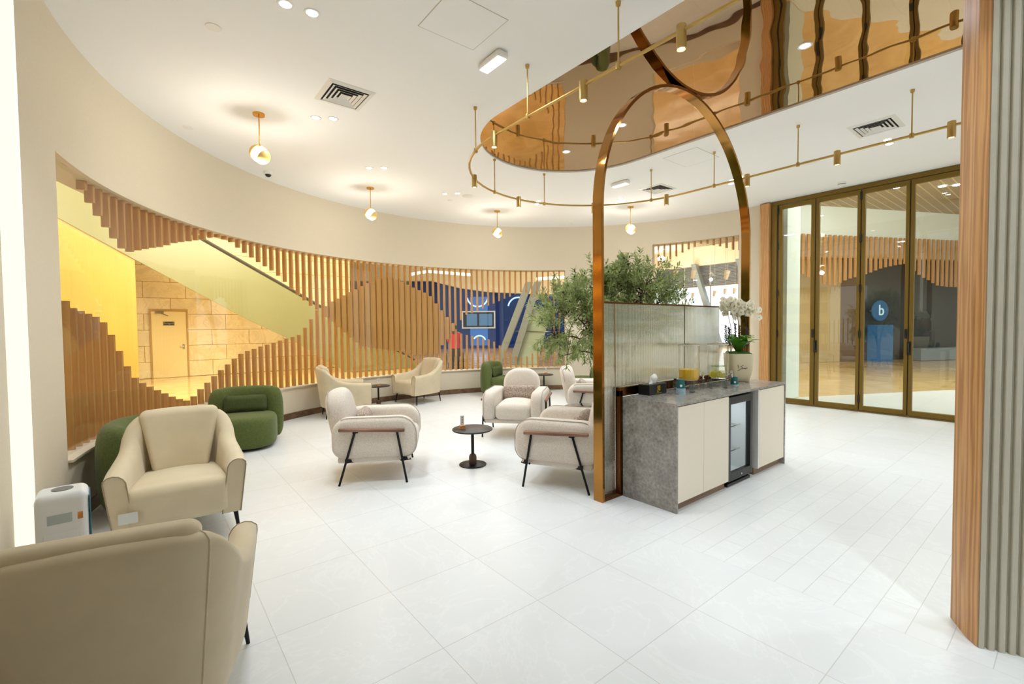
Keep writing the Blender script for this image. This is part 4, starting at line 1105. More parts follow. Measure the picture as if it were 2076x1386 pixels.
def bottle(x, y, label):
    t = thing('glass_bottle', label, 'bottle', (x, y, CT), rnd.uniform(0, 3), 'small glass bottles')
    mb = MB(); mb.lathe([(.022, 0), (.024, .003), (.024, .062), (.020, .074), (.011, .080), (.011, .092)], 20); mb.obj('body', M['bottle'], t)
    mb = MB(); mb.lathe([(.0125, .088), (.0135, .09), (.0135, .106), (.012, .108)], 18); mb.obj('cap', M['black'], t)
    mb = MB(); mb.lathe([(.0243, .015), (.0243, .055)], 20, cap=False); mb.obj('sticker', M['clearbag'], t)
bottle(-2.52, 4.06, 'small glass bottle left of the juice dispenser')
bottle(-2.43, 4.40, 'left bottle of the two between the dispensers')
bottle(-2.36, 4.42, 'right bottle of the two between the dispensers')
def tumbler(x, y, label, r_=.03, h=.075):
    mb = MB(); mb.lathe([(.001, 0), (r_ * .85, 0), (r_, h), (r_ - .002, h), (r_ * .82, .006), (.001, .006)], 24, cap=False)
    o = mb.obj('glass_tumbler', M['bottle']); o.location = (x, y, CT); tag(o, label, 'glass', 'small clear glasses')
tumbler(-2.30, 3.99, 'small clear glass beside the teal cup stack'); tumbler(-2.24, 4.49, 'small clear glass in front of the lemon water')

# orchid pot
t = thing('orchid_pot', 'cream pot of white orchids with black script on its front', 'potted orchid', (-2.425, 5.165, CT), rad(-44))
def sq(hw, z, e=5, n_=40, off=0):
    out = []
    for i in range(n_):
        a = 2 * PI * i / n_; c, s_ = math.cos(a), math.sin(a)
        out.append((hw * math.copysign(abs(c) ** (2 / e), c) + off, hw * math.copysign(abs(s_) ** (2 / e), s_), z))
    return out
mb = MB(); mb.loft([sq(.070, 0), sq(.085, .008), sq(.108, .06), sq(.122, .13), sq(.130, .22), sq(.135, .31), sq(.128, .31), sq(.124, .285)]); pot = mb.obj('pot', M['pot'], t, ang=60)
# script on the pot front (local +x face), drawn as strokes
STR = [[(0, .95), (.02, .6), (.03, .36)], [(.52, .24), (.36, .12), (.22, -.02), (.10, -.10), (-.02, -.12)], [(.92, .92), (.70, .78), (.50, .62), (.66, .50), (.84, .36), (.80, .24), (.52, .24)],
       [(.80, .24), (1.0, .22), (1.04, .40)], [(1.04, .24), (1.22, .22), (1.26, .40)], [(1.26, .24), (1.44, .22), (1.52, .30), (1.52, .48)], [(1.18, .66), (1.21, .68)], [(1.32, .66), (1.35, .68)], [(1.25, .78), (1.28, .80)]]
mb = MB()
def face_x(z):  # x of the pot face at height z
    return interp([(.06, .108), (.13, .122), (.22, .130), (.31, .135)], z) + .0008
for s_ in STR:
    pts = smoothpath([(u, v_, 0) for u, v_ in s_], 4) if len(s_) > 2 else [Vector((u, v_, 0)) for u, v_ in s_]
    q = [(face_x(.135 + p.y * .06), -.052 + p.x * .062, .135 + p.y * .06) for p in pts]
    mb.tube(q, .0024, 6)
mb.obj('script', M['ink'], pot)
mb = MB(); mb.rbox(.115, .115, .03, .028, 8, 3, lambda x, y, z: (x, y, z + .012 * math.sin(60 * x) * math.cos(70 * y)), T(0, 0, .295)); mb.obj('moss', M['moss'], t)
def big_leaf(a, L_, w_, lift):
    mb = MB(); rings = []
    for i in range(9):
        u = i / 8; ww = w_ * math.sin(PI * min(1, .12 + .88 * u)) ** .8 * (1 if u < .98 else .2) + .002
        d = L_ * u; z = .30 + lift * math.sin(u * 1.9) * L_
        for_ = []
        for q in (-1, -.5, 0, .5, 1): for_.append((d * math.cos(a) - q * ww * math.sin(a), d * math.sin(a) + q * ww * math.cos(a), z + .25 * ww * q * q))
        rings.append(for_)
    mb.loft(rings, close_ring=False, caps=False); mb.obj('leaf', M['leafbig'], t, ang=80)
for i in range(26):
    a = i * 2.4; q = .25 + .75 * ((i * 7) % 26) / 26
    big_leaf(a, .16 + .08 * ((i * 5) % 7) / 7 * q, .020 + .022 * ((i * 3) % 5) / 5, 1.45 - .75 * q)
def flower_mesh():
    mb = MB()
    for i in range(5):
        a = 2 * PI * i / 5 + .3; ww = .021 if i % 2 else .017
        pts = []
        for j in range(6):
            u = j / 5; hw = ww * math.sin(PI * (.1 + .85 * u)); d = .004 + .032 * u; z = .006 * math.sin(u * 3) - .004 * u
            pts.append([(d * math.cos(a) - q * hw * math.sin(a), d * math.sin(a) + q * hw * math.cos(a), z - .003 * q * q) for q in (-1, 0, 1)])
        mb.loft(pts, close_ring=False, caps=False)
    return mb.mesh('flower', True, 80)
fm = flower_mesh(); fm.materials.append(M['petal'])
mb = MB(); mb.sphere((0, 0, .004), (.006, .005, .005), 8, 6); lm = mb.mesh('flower_lip'); lm.materials.append(M['lip'])
inv = RZ(rad(44))
stems = []
for i, (bx_, by_, tx_, ty_, h, sg) in enumerate(((-.03, -.06, -.05, -.15, .86, 1), (.0, -.03, .02, -.13, .88, 1), (.03, .0, .05, -.06, .87, 1), (-.02, .05, -.01, .0, .86, -1), (.02, .08, .05, .05, .84, -1))):
    pts = smoothpath([(bx_, by_, .30), (bx_ * .9, by_ * 1.1, .55), (tx_ * .8, ty_ * .8, h - .03), (tx_, ty_ + .04, h), (tx_ + .03, ty_ + .09, h - .07)], 6)
    mb = MB(); mb.tube(pts, .0032, 6); mb.obj('stem', M['stem'], t); stems.append(pts)
cd = Vector((.72, -.69, .0)); cdl = (inv @ Vector((.75, -.62, .1))).normalized()
for pts in stems:
    tail = pts[-15:]
    for j in list(range(0, 15)) + list(range(2, 14, 2)):
        p = tail[j] + Vector((rnd.uniform(-.045, .045), rnd.uniform(-.055, .055), rnd.uniform(-.07, .035)))
        f_ = bpy.data.objects.new('flower', fm); col.objects.link(f_); f_.parent = t
        d = (cdl + Vector((rnd.uniform(-.7, .7), rnd.uniform(-.7, .7), rnd.uniform(-.4, .5)))).normalized()
        f_.matrix_local = Matrix.Translation(p) @ lookz(d) @ RZ(rnd.uniform(0, 6))
        g_ = bpy.data.objects.new('flower_lip', lm); col.objects.link(g_); g_.parent = f_
for (x, y, h) in ((-.08, -.11, .62), (-.02, -.10, .60), (.04, -.05, .64), (-.03, .02, .62), (.05, .06, .60), (.0, .10, .58), (-.10, -.06, .58)):
    mb = MB(); mb.tube([(x * .8, y * .8, .30), (x, y, h)], .003, 6)
    for j in range(26):
        z = .40 + (h - .40) * j / 25; a = j * 2.4; mb.sphere((x + .008 * math.cos(a), y + .008 * math.sin(a), z), (.006, .006, .009), 6, 4)
    mb.obj('flower_spike', M['spike'], t)
mb = MB(); mb.tube([(.08, .07, .30), (.085, .08, .46)], .002, 6); cs = mb.obj('card_stick', M['stem'], t)
mb = MB(); mb.box(-.001, .001, -.028, .028, -.025, .025, T(.088, .082, .475) @ RZ(.3) @ RX(.2)); mb.obj('card', plain('pale_yellow_card', (236, 226, 160), .7), cs, smooth=False)

# ------------------------------------------------------------------ olive tree
def olive_tree(bx, by):
    r = random.Random(11)
    t = thing('olive_tree', 'olive tree with leaning trunk and wide crown behind the reeded glass', 'olive tree', (bx, by, 0))
    mb = MB(); mb.lathe([(.20, 0), (.23, .03), (.27, .34), (.26, .36), (.24, .35), (.235, .31), (.001, .31)], 32); mb.obj('planter', M['tabletop'], t)
    # image-right direction in plan, and depth direction
    rt = Vector((.62, .78, 0)); dp = Vector((-.78, .62, 0))
    def W(a, z, d=0): return rt * a * .66 + dp * d * .6 + Vector((0, 0, z if z < .5 else 1.52 + (z - 1.52) * .66))
    mb = MB()
    trunk = smoothpath([W(.06, .30), W(.0, .62), W(-.16, .92), W(-.36, 1.20)], 5)
    mb.tube(trunk, [.042 - .017 * i / (len(trunk) - 1) for i in range(len(trunk))], 9)
    mb2 = smoothpath([W(.0, .62), W(.16, 1.0), W(.36, 1.4), W(.55, 1.8)], 5)
    mb.tube(mb2, [.03 - .015 * i / (len(mb2) - 1) for i in range(len(mb2))], 8)
    forks = []
    for base, tips in ((trunk, [(-.95, 1.30, .1), (-.75, 1.75, -.2), (-.55, 2.1, .2), (-.25, 2.2, -.2), (-.9, 1.0, -.1), (-.3, 1.8, .3)]), (mb2, [(.2, 2.25, .1), (.55, 2.2, -.2), (.95, 2.0, .2), (1.1, 1.6, -.1), (.75, 2.1, .3), (.9, 1.35, .1)])):
        for i, (a, z, d) in enumerate(tips):
            st_ = base[-1 - (i % 6)]
            mid = (st_ + W(a, z, d)) / 2 + Vector((r.uniform(-.08, .08), r.uniform(-.08, .08), .06))
            pts = smoothpath([st_, mid, W(a, z, d)], 5); mb.tube(pts, [.012 - .008 * k_ / (len(pts) - 1) for k_ in range(len(pts))], 6); forks += pts[3:]
    mb.obj('trunk', M['bark'], t)
    # twigs with leaves: two crowns
    tw = MB(); lv = MB(); fr_ = MB()
    crowns = [((-.55, 1.58, 0), (.62, .72, .55), 230, None), ((.45, 1.88, 0), (.72, .58, .55), 230, None), ((.0, 1.95, 0), (.5, .5, .5), 80, None)]
    def leaf(p, d, up, L_, w_):
        d = d.normalized(); s_ = d.cross(up)
        if s_.length < 1e-3: s_ = Vector((1, 0, 0))
        s_.normalize(); n_ = s_.cross(d)
        lv.add([p, p + d * L_ * .5 + s_ * w_ - n_ * w_ * .3, p + d * L_ * .5 + n_ * w_ * .12, p + d * L_ * .5 - s_ * w_ - n_ * w_ * .3, p + d * L_ - Vector((0, 0, L_ * .12))], [(0, 1, 2), (0, 2, 3), (1, 4, 2), (2, 4, 3)])
    for c, rr_, cnt, _ in crowns:
        for i in range(cnt):
            a = r.uniform(0, 2 * PI); cz = r.uniform(-.9, 1); q = r.uniform(.35, 1) ** .6
            sx = math.sqrt(1 - cz * cz)
            off = (rr_[0] * sx * math.cos(a) * q, rr_[2] * cz * q if cz > 0 else rr_[2] * cz * q * 1.05, rr_[1] * sx * math.sin(a) * q)
            p0 = W(c[0] + off[0], c[1] + off[1], c[2] + off[2])
            near = min(forks, key=lambda f_: (f_ - p0).length)
            tw.tube([near, (near + p0) / 2 + Vector((0, 0, .03)), p0], [.004, .003, .002], 5, caps=False)
            out = W(off[0], off[1] * .8 + .18, off[2]).normalized()
            out = (out + Vector((r.uniform(-.5, .5), r.uniform(-.5, .5), r.uniform(-.25, .6)))).normalized()
            if c[0] < 0 and cz < -.35: out = (out + Vector((0, 0, -.9))).normalized()
            Lt = r.uniform(.15, .30); p1 = p0 + out * Lt * .55 + Vector((0, 0, .02)); p2 = p0 + out * Lt
            path = smoothpath([p0, p1, p2], 6); tw.tube(path, [.002 - .0013 * k_ / (len(path) - 1) for k_ in range(len(path))], 4, caps=False)
            for k_, p in enumerate(path):
                tg_ = (path[min(k_ + 1, len(path) - 1)] - path[max(k_ - 1, 0)]).normalized()
                for s_ in (0, 1):
                    an = k_ * 1.6 + s_ * PI; side = tg_.orthogonal().normalized(); side = Matrix.Rotation(an, 3, tg_) @ side
                    leaf(p, tg_ * .75 + side * .8, Vector((r.uniform(-.4, .4), r.uniform(-.4, .4), 1)), r.uniform(.055, .082), r.uniform(.0085, .0120))
            if r.random() < .28: fr_.sphere(tuple(p2 + Vector((r.uniform(-.02, .02), r.uniform(-.02, .02), -.015))), (.008, .008, .011), 8, 6)
    tw.obj('twigs', M['bark'], t)
    o = lv.obj('foliage', M['olive'], t, smooth=False)
    fr_.obj('olives', M['olivefruit'], t)
olive_tree(-3.42, 4.18)

# ------------------------------------------------------------------ the mall outside
structure(fill('mall_floor', [(-45, -25), (10, -25), (10, 50), (-45, 50)], [], -.006, M['marble']))
mb = MB(); mb.box(-45, -8.8, -20, 45, 7.0, 7.1); mb.box(-8.8, 8, 20, 45, 7.0, 7.1); structure(mb.obj('mall_ceiling', M['malcream'], smooth=False))
mb = MB(); mb.box(-18.9, -18.5, -14, 6.5, 0, 7.0); structure(mb.obj('mall_stone_wall', M['stone'], smooth=False))
mb = MB(); mb.box(-19, -8, -7.4, -7.0, 0, 7.0); structure(mb.obj('mall_side_wall', M['stone'], smooth=False))
mb = MB(); mb.box(-45, 10, 44, 44.3, 0, 7); structure(mb.obj('mall_end_wall', M['malcream'], smooth=False))
mb = MB(); mb.box(-44, -43.7, -20, 44, 0, 7); structure(mb.obj('mall_far_wall', M['malcream'], smooth=False))
# service door in the stone wall
t = thing('service_door', 'pale service door with grey sign in the amber stone wall', 'door', (-18.5, .64, 0))
mb = MB(); mb.box(0, .03, -.45, .45, 0, 2.13); mb.obj('leaf', M['svcdoor'], t, smooth=False, bevel=.003)
mb = MB(); mb.box(0, .05, -.50, -.455, 0, 2.2); mb.box(0, .05, .455, .50, 0, 2.2); mb.box(0, .05, -.455, .455, 2.135, 2.2); mb.obj('frame', plain('door_frame_tan', (190, 150, 80), .5), t, smooth=False)
mb = MB(); mb.box(.03, .04, -.16, .14, 1.67, 1.80); sg = mb.obj('sign', M['signgrey'], t, smooth=False)
mb = MB()
for z, a, b_ in ((1.755, -.11, .10), (1.695, -.14, -.01), (1.695, .02, .12)): mb.box(.04, .042, a, b_, z, z + .03)
mb.obj('lettering', M['ink'], sg, smooth=False)
mb = MB(); mb.tube([(.03, .36, .98), (.08, .36, .98), (.08, .25, .98)], .012, 8); mb.box(.03, .037, .33, .39, .90, 1.06); mb.obj('handle', M['chrome'], t)
mb = MB(); mb.box(.03, .09, -.35, -.13, 2.06, 2.13); mb.tube([(.06, -.2, 2.06), (.10, -.02, 1.98)], .012, 6); mb.obj('closer', M['signgrey'], t)
mb = MB(); mb.box(-16.3, -16.0, -9, -.14, 0, 7.0); structure(mb.obj('mall_amber_wall', plain('amber_plaster', (192, 160, 76), .35, nz=.05, nscale=1), smooth=False))
# escalator rising to the left in front of the wall
t = thing('escalator', 'escalator with pale green side panel and dark handrails beyond the window', 'escalator', (-16, 3, 0))
X = T(0, -3, 0)
def yz(mb, pts, x0, x1):
    n_ = len(pts); v = [(x, p[0] - 3, p[1]) for x in (x0, x1) for p in pts]
    mb.add(v, [tuple(range(n_)), tuple(range(2 * n_ - 1, n_ - 1, -1))] + [(i, n_ + i, n_ + (i + 1) % n_, (i + 1) % n_) for i in range(n_)])
sl = (2.281 - 4.145) / (4.546 - 1.363)
def zt(y): return 4.145 + sl * (y - 1.363)
mb = MB(); yz(mb, [(-4, 3.47 + 3.868 * .615), (-.132, 3.415), (2.45, 1.834), (3.86, 1.07), (5.4, .02), (8.2, .02), (8.2, .12), (-4, zt(-4) - .1)], 0, .06); mb.obj('side_panel', M['escal'], t, smooth=False)
for off, x in ((.0, .03), (.22, -1.25)):
    mb = MB(); mb.tube([(x, -4 - 3, zt(-4) + off), (x, 8.0 - 3, zt(8.0) + off + .05)], .035, 8); mb.tube([(x, -4 - 3, zt(-4) + off - .17), (x, 8.0 - 3, zt(8.0) + off - .12)], .022, 8); mb.obj('handrail', M['rail'], t)
# blue wall with screens
BP = Vector((-27.9, 18.2, 0)); bn = Vector((.837, -.547, 0)); bt = Vector((.547, .837, 0)); ba = math.atan2(bt.y, bt.x)
XB = T(*BP) @ RZ(ba)           # local x along the wall, local -y towards the lounge
mb = MB(); mb.box(-4.0, 9, 0, .3, 0, 5.0, XB); bw = structure(mb.obj('mall_blue_wall', M['blue'], smooth=False))
mb = MB(); mb.prism([(-12, 4.8), (-2.5, 4.8), (-.5, 4.3), (1.5, 4.02), (5, 3.86), (12, 3.8), (12, 7), (-12, 7)], -.5, .4, XB @ RX(PI / 2)); structure(mb.obj('mall_bulkhead', M['malcream'], smooth=False))
mb = MB(); mb.box(.2, 1.5, -.03, 0, .2, 3.7, XB); mb.obj('painted_light_panel', M['bluepaintedlight'], bw, 'spotlit part of the blue wall, its light painted as glow', smooth=False)  # glowing sheet paints the spotlit area of the wall
t = thing('screen_unit', 'pair of screens in a white frame on the blue wall', 'screen', XB @ Vector((.8, -.05, 0)), ba)
mb = MB(); mb.box(-1.2, 1.2, -.2, 0, 1.42, 1.52); mb.box(-1.2, 1.2, -.2, 0, 2.58, 2.68); mb.box(-1.2, -1.1, -.2, 0, 1.52, 2.58); mb.box(1.1, 1.2, -.2, 0, 1.52, 2.58); mb.obj('frame', plain('screen_frame', (206, 220, 240), .4), t, smooth=False)
mb = MB(); mb.box(-1.1, 1.1, -.06, 0, 1.52, 2.58); mb.obj('backing', M['darkgap'], t, smooth=False)
for a, b_ in ((-.85, -.1), (.05, .98)):
    mb = MB(); mb.box(a, b_, -.1, -.06, 1.62, 2.48); mb.obj('display', M['screen'], t, smooth=False)
for cx_, cz_, r_, a0, a1, lb in ((.75, 3.75, .75, 190, 350, 'glowing smile-shaped arc above the twin screens'), (3.7, 2.9, .75, 50, 170, 'glowing arc to the right of the twin screens'), (.85, .45, .45, 20, 150, 'glowing arc below the twin screens'), (-2.6, 3.2, .7, 200, 300, 'glowing arc on the blue wall left of the screens')):
    mb = MB(); mb.tube([XB @ Vector((cx_ + r_ * math.cos(rad(a0 + (a1 - a0) * i / 20)), -.06, cz_ + r_ * math.sin(rad(a0 + (a1 - a0) * i / 20)))) for i in range(21)], .055, 8)
    tag(mb.obj('light_arc', M['arc']), lb, 'light arc', 'arcs on the blue wall')
# leaning glass lift shaft / escalator seen end-on
t = thing('glass_escalator', 'leaning grey twin beam with glass sides before the blue wall', 'escalator', (-14.3, 11.9, 0))
o = Vector(t.location)
def beam(mb, a, b_, w_, d_):
    a = Vector(a) - o; b_ = Vector(b_) - o; s_ = Vector((.75, .66, 0)).normalized(); n_ = (b_ - a).cross(s_).normalized()
    v = [p + s_ * sx * w_ / 2 + n_ * sy * d_ / 2 for p in (a, b_) for sx, sy in ((-1, -1), (1, -1), (1, 1), (-1, 1))]
    mb.add(v, [(3, 2, 1, 0), (4, 5, 6, 7)] + [(i, (i + 1) % 4, 4 + (i + 1) % 4, 4 + i) for i in range(4)])
for dx in (0, .45):
    mb = MB(); beam(mb, (-14.95 + dx, 11.2 + dx * .88, .0), (-14.0 + dx * .6, 12.1 + dx * .5, 3.3), .28, .18); mb.obj('beam', M['steel'], t, smooth=False)
mb = MB(); beam(mb, (-14.2, 12.05, .0), (-13.75, 12.5, 2.3), .9, .02); mb.obj('side_glass', plain('pale_side_glass', (170, 190, 176), .2), t, smooth=False)
mb = MB(); beam(mb, (-14.5, 11.7, 1.35), (-13.2, 12.9, 1.30), .05, .05); mb.obj('rail', M['chrome'], t, smooth=False)
# glowing tubes that imitate lamp reflections in the window glass
for pts, lb in (([(-17.8, 8.8, 3.76), (-17.2, 9.3, 3.86), (-15.8, 10.5, 3.66)], 'long bent glowing line imitating a reflection in the middle of the window'), ([(-13.8, 12.3, 3.42), (-12.6, 13.4, 3.48)], 'short glowing line imitating a reflection at the right end of the window')):
    t = thing('reflection_line', lb, 'reflection line', pts[0]); o = Vector(pts[0])
    mb = MB(); mb.tube([Vector(p) - o for p in pts], .055, 10); mb.obj('tube', M['reflglow'], t)
    for p in (pts[0], pts[-1]):
        q = Vector(p) - o; mb = MB(); mb.tube([q, q + Vector((0, 0, 7 - p[2]))], .008, 6); mb.obj('hanger', M['steel'], t)
# far glazing seen through the second window
for i in range(8):
    x0 = -27 + i * 2.0
    mb = MB(); mb.box(x0, x0 + 1.9, 32, 32.05, .2, 4.3); structure(mb.obj('mall_window_%d' % (i + 1), M['daylit'], smooth=False))
for i in range(8):
    x0 = -27 + i * 2.0
    t = thing('louver_blind', 'grey horizontal louver blind high on the far glazing', 'blind', (x0, 31.9, 4.4), 0, 'louver blinds on the far glazing')
    mb = MB()
    for k_ in range(14): mb.box(.02, 1.9, -.05, .05, k_ * .1, k_ * .1 + .06, RX(0))
    mb.obj('slats', M['louver'], t, smooth=False)
    mb = MB(); mb.box(0, 1.95, .06, .08, 0, 1.4); mb.obj('backing', M['whitemetal'], t, smooth=False)
mb = MB(); mb.box(-30, -8, 31.5, 32.4, 5.8, 7.0); structure(mb.obj('mall_soffit', M['malcream'], smooth=False))
for x, lb in ((-16.95, 'leaning steel column left of the arch post through the far window'), (-13.75, 'leaning steel column behind the arch post'), (-22.5, 'leaning steel column behind the olive crown')):
    mb = MB(); mb.add([(x + dx, y, z) for z, off in ((0, 1.0), (5.9, -.9)) for dx, y in ((off - .17, 31.0), (off + .17, 31.0), (off + .17, 31.4), (off - .17, 31.4))], [(3, 2, 1, 0), (4, 5, 6, 7)] + [(i, (i + 1) % 4, 4 + (i + 1) % 4, 4 + i) for i in range(4)])
    tag(mb.obj('steel_column', M['steel'], smooth=False), lb, 'column', 'leaning columns')
for i, (x, y, z, big) in enumerate(((-9.48, 14, 3.45, 1), (-8.66, 14, 3.36, 1), (-8.02, 14, 3.30, 1), (-6.92, 14, 3.18, 1), (-8.05, 14, 2.56, 0), (-7.32, 14, 2.58, 0), (-6.98, 14, 2.63, 0), (-6.69, 14, 2.62, 0))):
    if not big: x, y, z = x * 15 / 14, 15, 1.52 + (z - 1.52) * 15 / 14
    t = thing('spot_fixture', ('cream cylinder spotlight in the row outside the far window, %s' if big else 'small cream spotlight in the lower row outside the far window, %s') % ('leftmost', 'second from left', 'third from left', 'rightmost', 'leftmost', 'second from left', 'third from left', 'rightmost')[i], 'spotlight', (x, y, z), 0, 'hanging spotlights')
    s_ = 1 if big else .6
    mb = MB(); mb.lathe([(.05 * s_, -.28 * s_), (.055 * s_, -.27 * s_), (.085 * s_, -.02 * s_), (.08 * s_, 0)], 18, RY(rad(12))); mb.lathe([(.078 * s_, -.13 * s_), (.082 * s_, -.12 * s_), (.078 * s_, -.11 * s_)], 18, RY(rad(12)), cap=False); mb.obj('can', M['fixture'], t)
    mb = MB(); mb.tube([(0, 0, -.02), (0, 0, 5.79 - z)], .005, 6); mb.obj('hanger', M['fixture'], t)
    if not big:
        mb = MB(); mb.lathe([(.04 * s_, -.30 * s_), (.045 * s_, -.28 * s_)], 14, RY(rad(12))); mb.obj('lens', M['darkgap'], t)
# outside the folding doors
mb = MB(); mb.box(-4.25, -3.73, 9.95, 10.6, 0, 5.6); structure(mb.obj('wall_outside', M['malwhite'], smooth=False))
structure(fill('mall_grid_ceiling', [(-4.2, 9.95), (4.0, 9.95), (4.0, 40), (-1, 34), (-7.2, 17.6), (-8.5, 24), (-18, 24), (-18, 12.5), (-8, 10.6)], [], 5.8, M['grid'], True))
OB = math.radians(64.65); XO = T(-6.5, 18.6, 0) @ RZ(OB)     # oblique shop front: local x along it, local -y towards the lounge
mb = MB(); mb.box(-1.1, 14, 0, .3, 4.0, 5.8, XO); structure(mb.obj('mall_header', M['malwhite'], smooth=False))
mb = MB(); mb.box(3.9, 14, 1.2, 1.5, 0, 5.8, XO); structure(mb.obj('mall_store_wall', M['storedark'], smooth=False))
mb = MB(); mb.box(2.9, 3.9, 1.1, 1.5, 0, 5.8, XO); structure(mb.obj('mall_brown_wall', M['storebrown'], smooth=False))
mb = MB(); mb.box(-1.1, 2.9, 1.0, 1.5, 0, 5.8, XO); structure(mb.obj('mall_beige_wall', plain('mall_beige', (196, 172, 126), .7), smooth=False))
WAVE = [(-1.5, 3.6), (-.7, 3.45), (.02, 3.29), (.3, 3.14), (1.02, 2.92), (1.45, 2.92), (1.74, 3.08), (2.13, 3.2), (2.42, 3.25), (3.02, 3.42), (3.53, 3.59), (4.14, 3.7), (4.66, 3.77), (5.47, 3.29), (5.8, 3.17), (6.24, 2.97), (6.74, 2.92), (7.64, 2.9), (8.45, 2.86), (10, 3.1)]
ss = thing('slat_screen', 'wavy row of hanging oak slats on the header beyond the folding doors', 'slat screen', XO @ Vector((0, -.12, 4.74)), OB)
for i in range(45):
    x = -1.0 + i * .235
    mb = MB(); mb.box(-.058, .058, -.02, .02, interp(WAVE, x) - 4.74, 0); s_ = mb.obj('slat', M['slat'], ss, smooth=False); s_.location = (x, 0, 0)
t = thing('round_sign', 'round blue sign with a white letter b beyond the folding doors', 'sign', XO @ Vector((4.64, .8, 2.02)), OB)
mb = MB(); mb.tube([(0, .02, 0), (0, .40, 0)], .04, 10); mb.obj('bracket', M['steel'], t)
mb = MB(); mb.lathe([(.40, -.03), (.42, 0), (.40, .03)], 36, RX(PI / 2)); mb.obj('disc', M['bluesign'], t)
cu = bpy.data.curves.new('letter', 'FONT'); cu.body = 'b'; cu.size = .6; cu.extrude = .01; cu.align_x = 'CENTER'; cu.align_y = 'CENTER'
tmp = bpy.data.objects.new('tmp', cu); col.objects.link(tmp)
me = bpy.data.meshes.new_from_object(tmp.evaluated_get(bpy.context.evaluated_depsgraph_get())); bpy.data.objects.remove(tmp)
me.materials.append(M['signtext']); lo = bpy.data.objects.new('letter', me); col.objects.link(lo); lo.parent = t; lo.location = (0, -.06, 0); lo.rotation_euler = (PI / 2, 0, 0)
mb = MB(); mb.box(4.15, 4.95, .5, .9, 0, 1.45, XO); tag(mb.obj('kiosk', M['bluesign'], smooth=False), 'glowing blue kiosk front below the round sign', 'kiosk')
mb = MB(); mb.box(6, 11, .2, .7, 0, .5, XO); tag(mb.obj('bench', M['steel'], smooth=False, bevel=.02), 'long grey bench before the dark store beyond the doors', 'bench')
for x, y, lb in ((-5.7, 18.4, 'first pair of ceiling lamps beyond the doors from the left'), (-4.16, 18.5, 'second pair of ceiling lamps beyond the doors'), (-2.94, 19.7, 'right pair of ceiling lamps beyond the doors')):
    t = thing('ceiling_lamp', lb, 'ceiling lamp', (x, y, 5.8), 0, 'lamps in the grid ceiling')
    for dx in (0, .3):
        mb = MB(); mb.lathe([(.001, -.02), (.09, -.02), (.09, 0)], 20, T(dx, dx * .6, 0)); mb.obj('lens', M['lamp'], t)

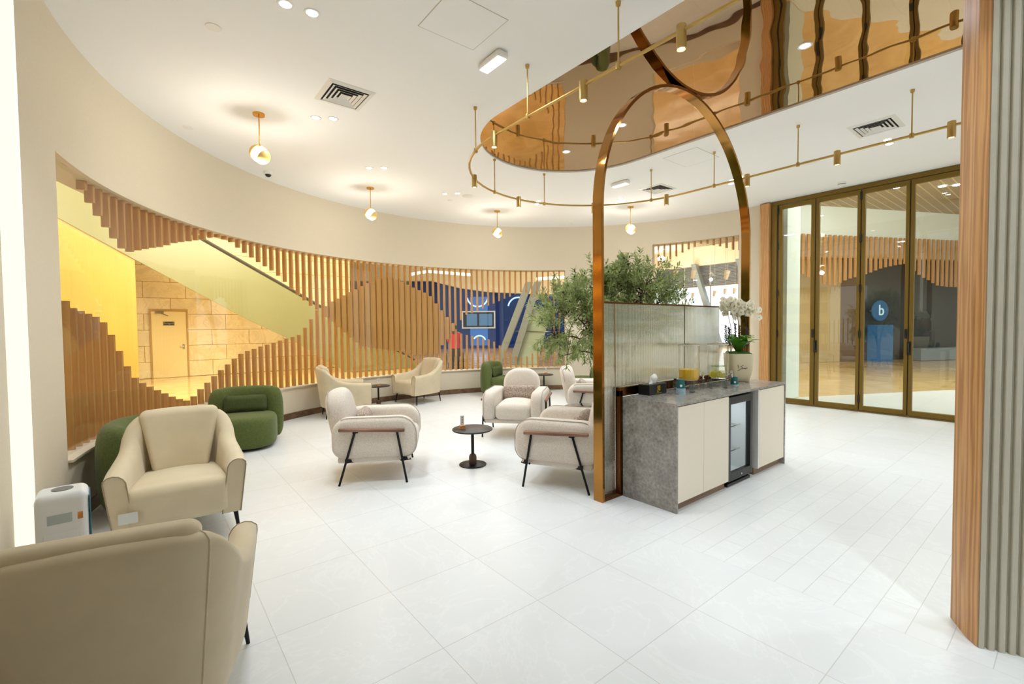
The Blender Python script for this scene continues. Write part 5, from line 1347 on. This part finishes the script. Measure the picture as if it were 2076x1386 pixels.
# ------------------------------------------------------------------ person pushing a wheelchair
def person():
    face = Vector((-.85, .53, 0)).normalized(); ang = math.atan2(face.y, face.x)
    t = thing('person', 'person in a red top and dark trousers seen from behind beyond the slats', 'person', (-13.95, 8.55, 0), ang)
    V = []; Ed = []; Rr = []
    def add(p, r_, par=None):
        V.append(p); Rr.append(r_)
        if par is not None: Ed.append((par, len(V) - 1))
        return len(V) - 1
    pel = add((0, 0, .88), .13); wa = add((0, 0, 1.05), .115, pel); ch = add((.01, 0, 1.24), .125, wa); nk = add((.02, 0, 1.36), .055, ch); hd = add((.03, 0, 1.44), .075, nk); tp = add((.035, 0, 1.54), .085, hd); add((.03, 0, 1.60), .055, tp)
    for s_ in (1, -1):
        sh = add((.01, s_ * .16, 1.30), .058, ch); el = add((.04, s_ * .21, 1.06), .042, sh); wr = add((.26, s_ * .20, .98), .028, el); pm = add((.33, s_ * .20, .975), .03, wr)
        for k_ in range(4): kn = add((.385, s_ * .20 + (k_ - 1.5) * .019, .985), .009, pm); add((.40, s_ * .20 + (k_ - 1.5) * .019, .955), .008, kn)
        th_ = add((.35, s_ * .165, .975), .010, pm); add((.385, s_ * .16, .965), .008, th_)
        hp = add((0, s_ * .085, .80), .095, pel); kn = add((.02 * s_, s_ * .09, .46), .06, hp); an_ = add((.03 * s_ - .02, s_ * .09, .09), .04, kn); add((.03 * s_ + .10, s_ * .10, .035), .033, an_)
    me = bpy.data.meshes.new('body'); me.from_pydata(V, Ed, []); ob = bpy.data.objects.new('body', me); col.objects.link(ob); ob.parent = t
    sk = ob.modifiers.new('Skin', 'SKIN'); sk.use_smooth_shade = True
    for i, d in enumerate(me.skin_vertices[0].data): d.radius = (Rr[i], Rr[i]); d.use_root = (i == 0)
    sb = ob.modifiers.new('Sub', 'SUBSURF'); sb.levels = 2; sb.render_levels = 2
    me.materials.append(M['skin'])
    # clothes follow the body
    def ell(cx_, cy_, z, rx, ry, n_=24): return [(cx_ + rx * math.cos(2 * PI * i / n_), cy_ + ry * math.sin(2 * PI * i / n_), z) for i in range(n_)]
    mb = MB(); mb.loft([ell(0, 0, .78, .155, .20), ell(0, 0, .88, .15, .195), ell(0, 0, 1.05, .135, .17), ell(.01, 0, 1.2, .145, .19), ell(.01, 0, 1.32, .11, .17), ell(.015, 0, 1.37, .065, .08)])
    for s_ in (1, -1): mb.tube([(.01, s_ * .14, 1.31), (.01, s_ * .185, 1.24), (.04, s_ * .215, 1.06), (.23, s_ * .205, .985)], [.07, .068, .055, .042], 12)
    mb.obj('top', M['red'], t)
    mb = MB()
    for s_ in (1, -1): mb.tube([(0, s_ * .085, .84), (0, s_ * .088, .72), (.02 * s_, s_ * .09, .46), (.03 * s_ - .02, s_ * .09, .07)], [.115, .11, .078, .062], 14)
    mb.obj('trousers', M['trouser'], t)
    mb = MB(); mb.sphere((.015, 0, 1.53), (.115, .108, .125), 18, 12); mb.loft([ell(-.01, 0, 1.53, .10, .105), ell(-.06, 0, 1.40, .075, .095), ell(-.075, 0, 1.28, .05, .07)]); mb.obj('hair', M['hair'], t)
    mb = MB()
    for s_ in (1, -1): mb.rbox(.125, .045, .04, .03, 3, 3, xf=T(.03 * s_ + .05, s_ * .10, .04))
    mb.obj('shoes', M['black'], t)
    wp = Vector((-13.95, 8.55, 0)) + face * .62
    w_ = thing('wheelchair', 'dark wheelchair pushed by the person in red', 'wheelchair', wp, ang)
    for s_ in (1, -1):
        mb = MB(); mb.tube([(.05 + .29 * math.cos(a), s_ * .30, .29 + .29 * math.sin(a)) for a in [2 * PI * i / 32 for i in range(32)]], .018, 8, closed=True)
        wh = mb.obj('wheel', M['rubber'], w_)
        mb = MB()
        for i in range(12): a = 2 * PI * i / 12; mb.tube([(.05, s_ * .30, .29), (.05 + .28 * math.cos(a), s_ * .30, .29 + .28 * math.sin(a))], .003, 4)
        mb.obj('spokes', M['chrome'], wh)
        mb = MB(); mb.tube([(.5 + .09 * math.cos(a), s_ * .24, .09 + .09 * math.sin(a)) for a in [2 * PI * i / 16 for i in range(16)]], .014, 6, closed=True); mb.obj('caster', M['rubber'], w_)
        mb = MB(); mb.tube([(-.23, s_ * .22, .955), (-.15, s_ * .22, .955), (-.13, s_ * .22, .90), (-.12, s_ * .22, .30), (.05, s_ * .24, .29), (.5, s_ * .22, .22), (.5, s_ * .24, .09)], .013, 8); mb.tube([(-.12, s_ * .23, .68), (.30, s_ * .23, .68), (.34, s_ * .23, .48), (-.1, s_ * .23, .48)], .012, 8); mb.obj('frame', M['steel'], w_)
    mb = MB(); mb.rbox(.22, .21, .03, .02, 3, 2, xf=T(.12, 0, .49)); mb.obj('seat', M['black'], w_)
    mb = MB(); mb.rbox(.02, .21, .20, .015, 3, 2, xf=T(-.11, 0, .70)); mb.obj('backrest', M['black'], w_)
    mb = MB(); mb.tube([(.05, -.3, .29), (.05, .3, .29)], .012, 8); mb.box(.52, .66, -.2, .2, .10, .12); mb.obj('axle', M['steel'], w_)
person()
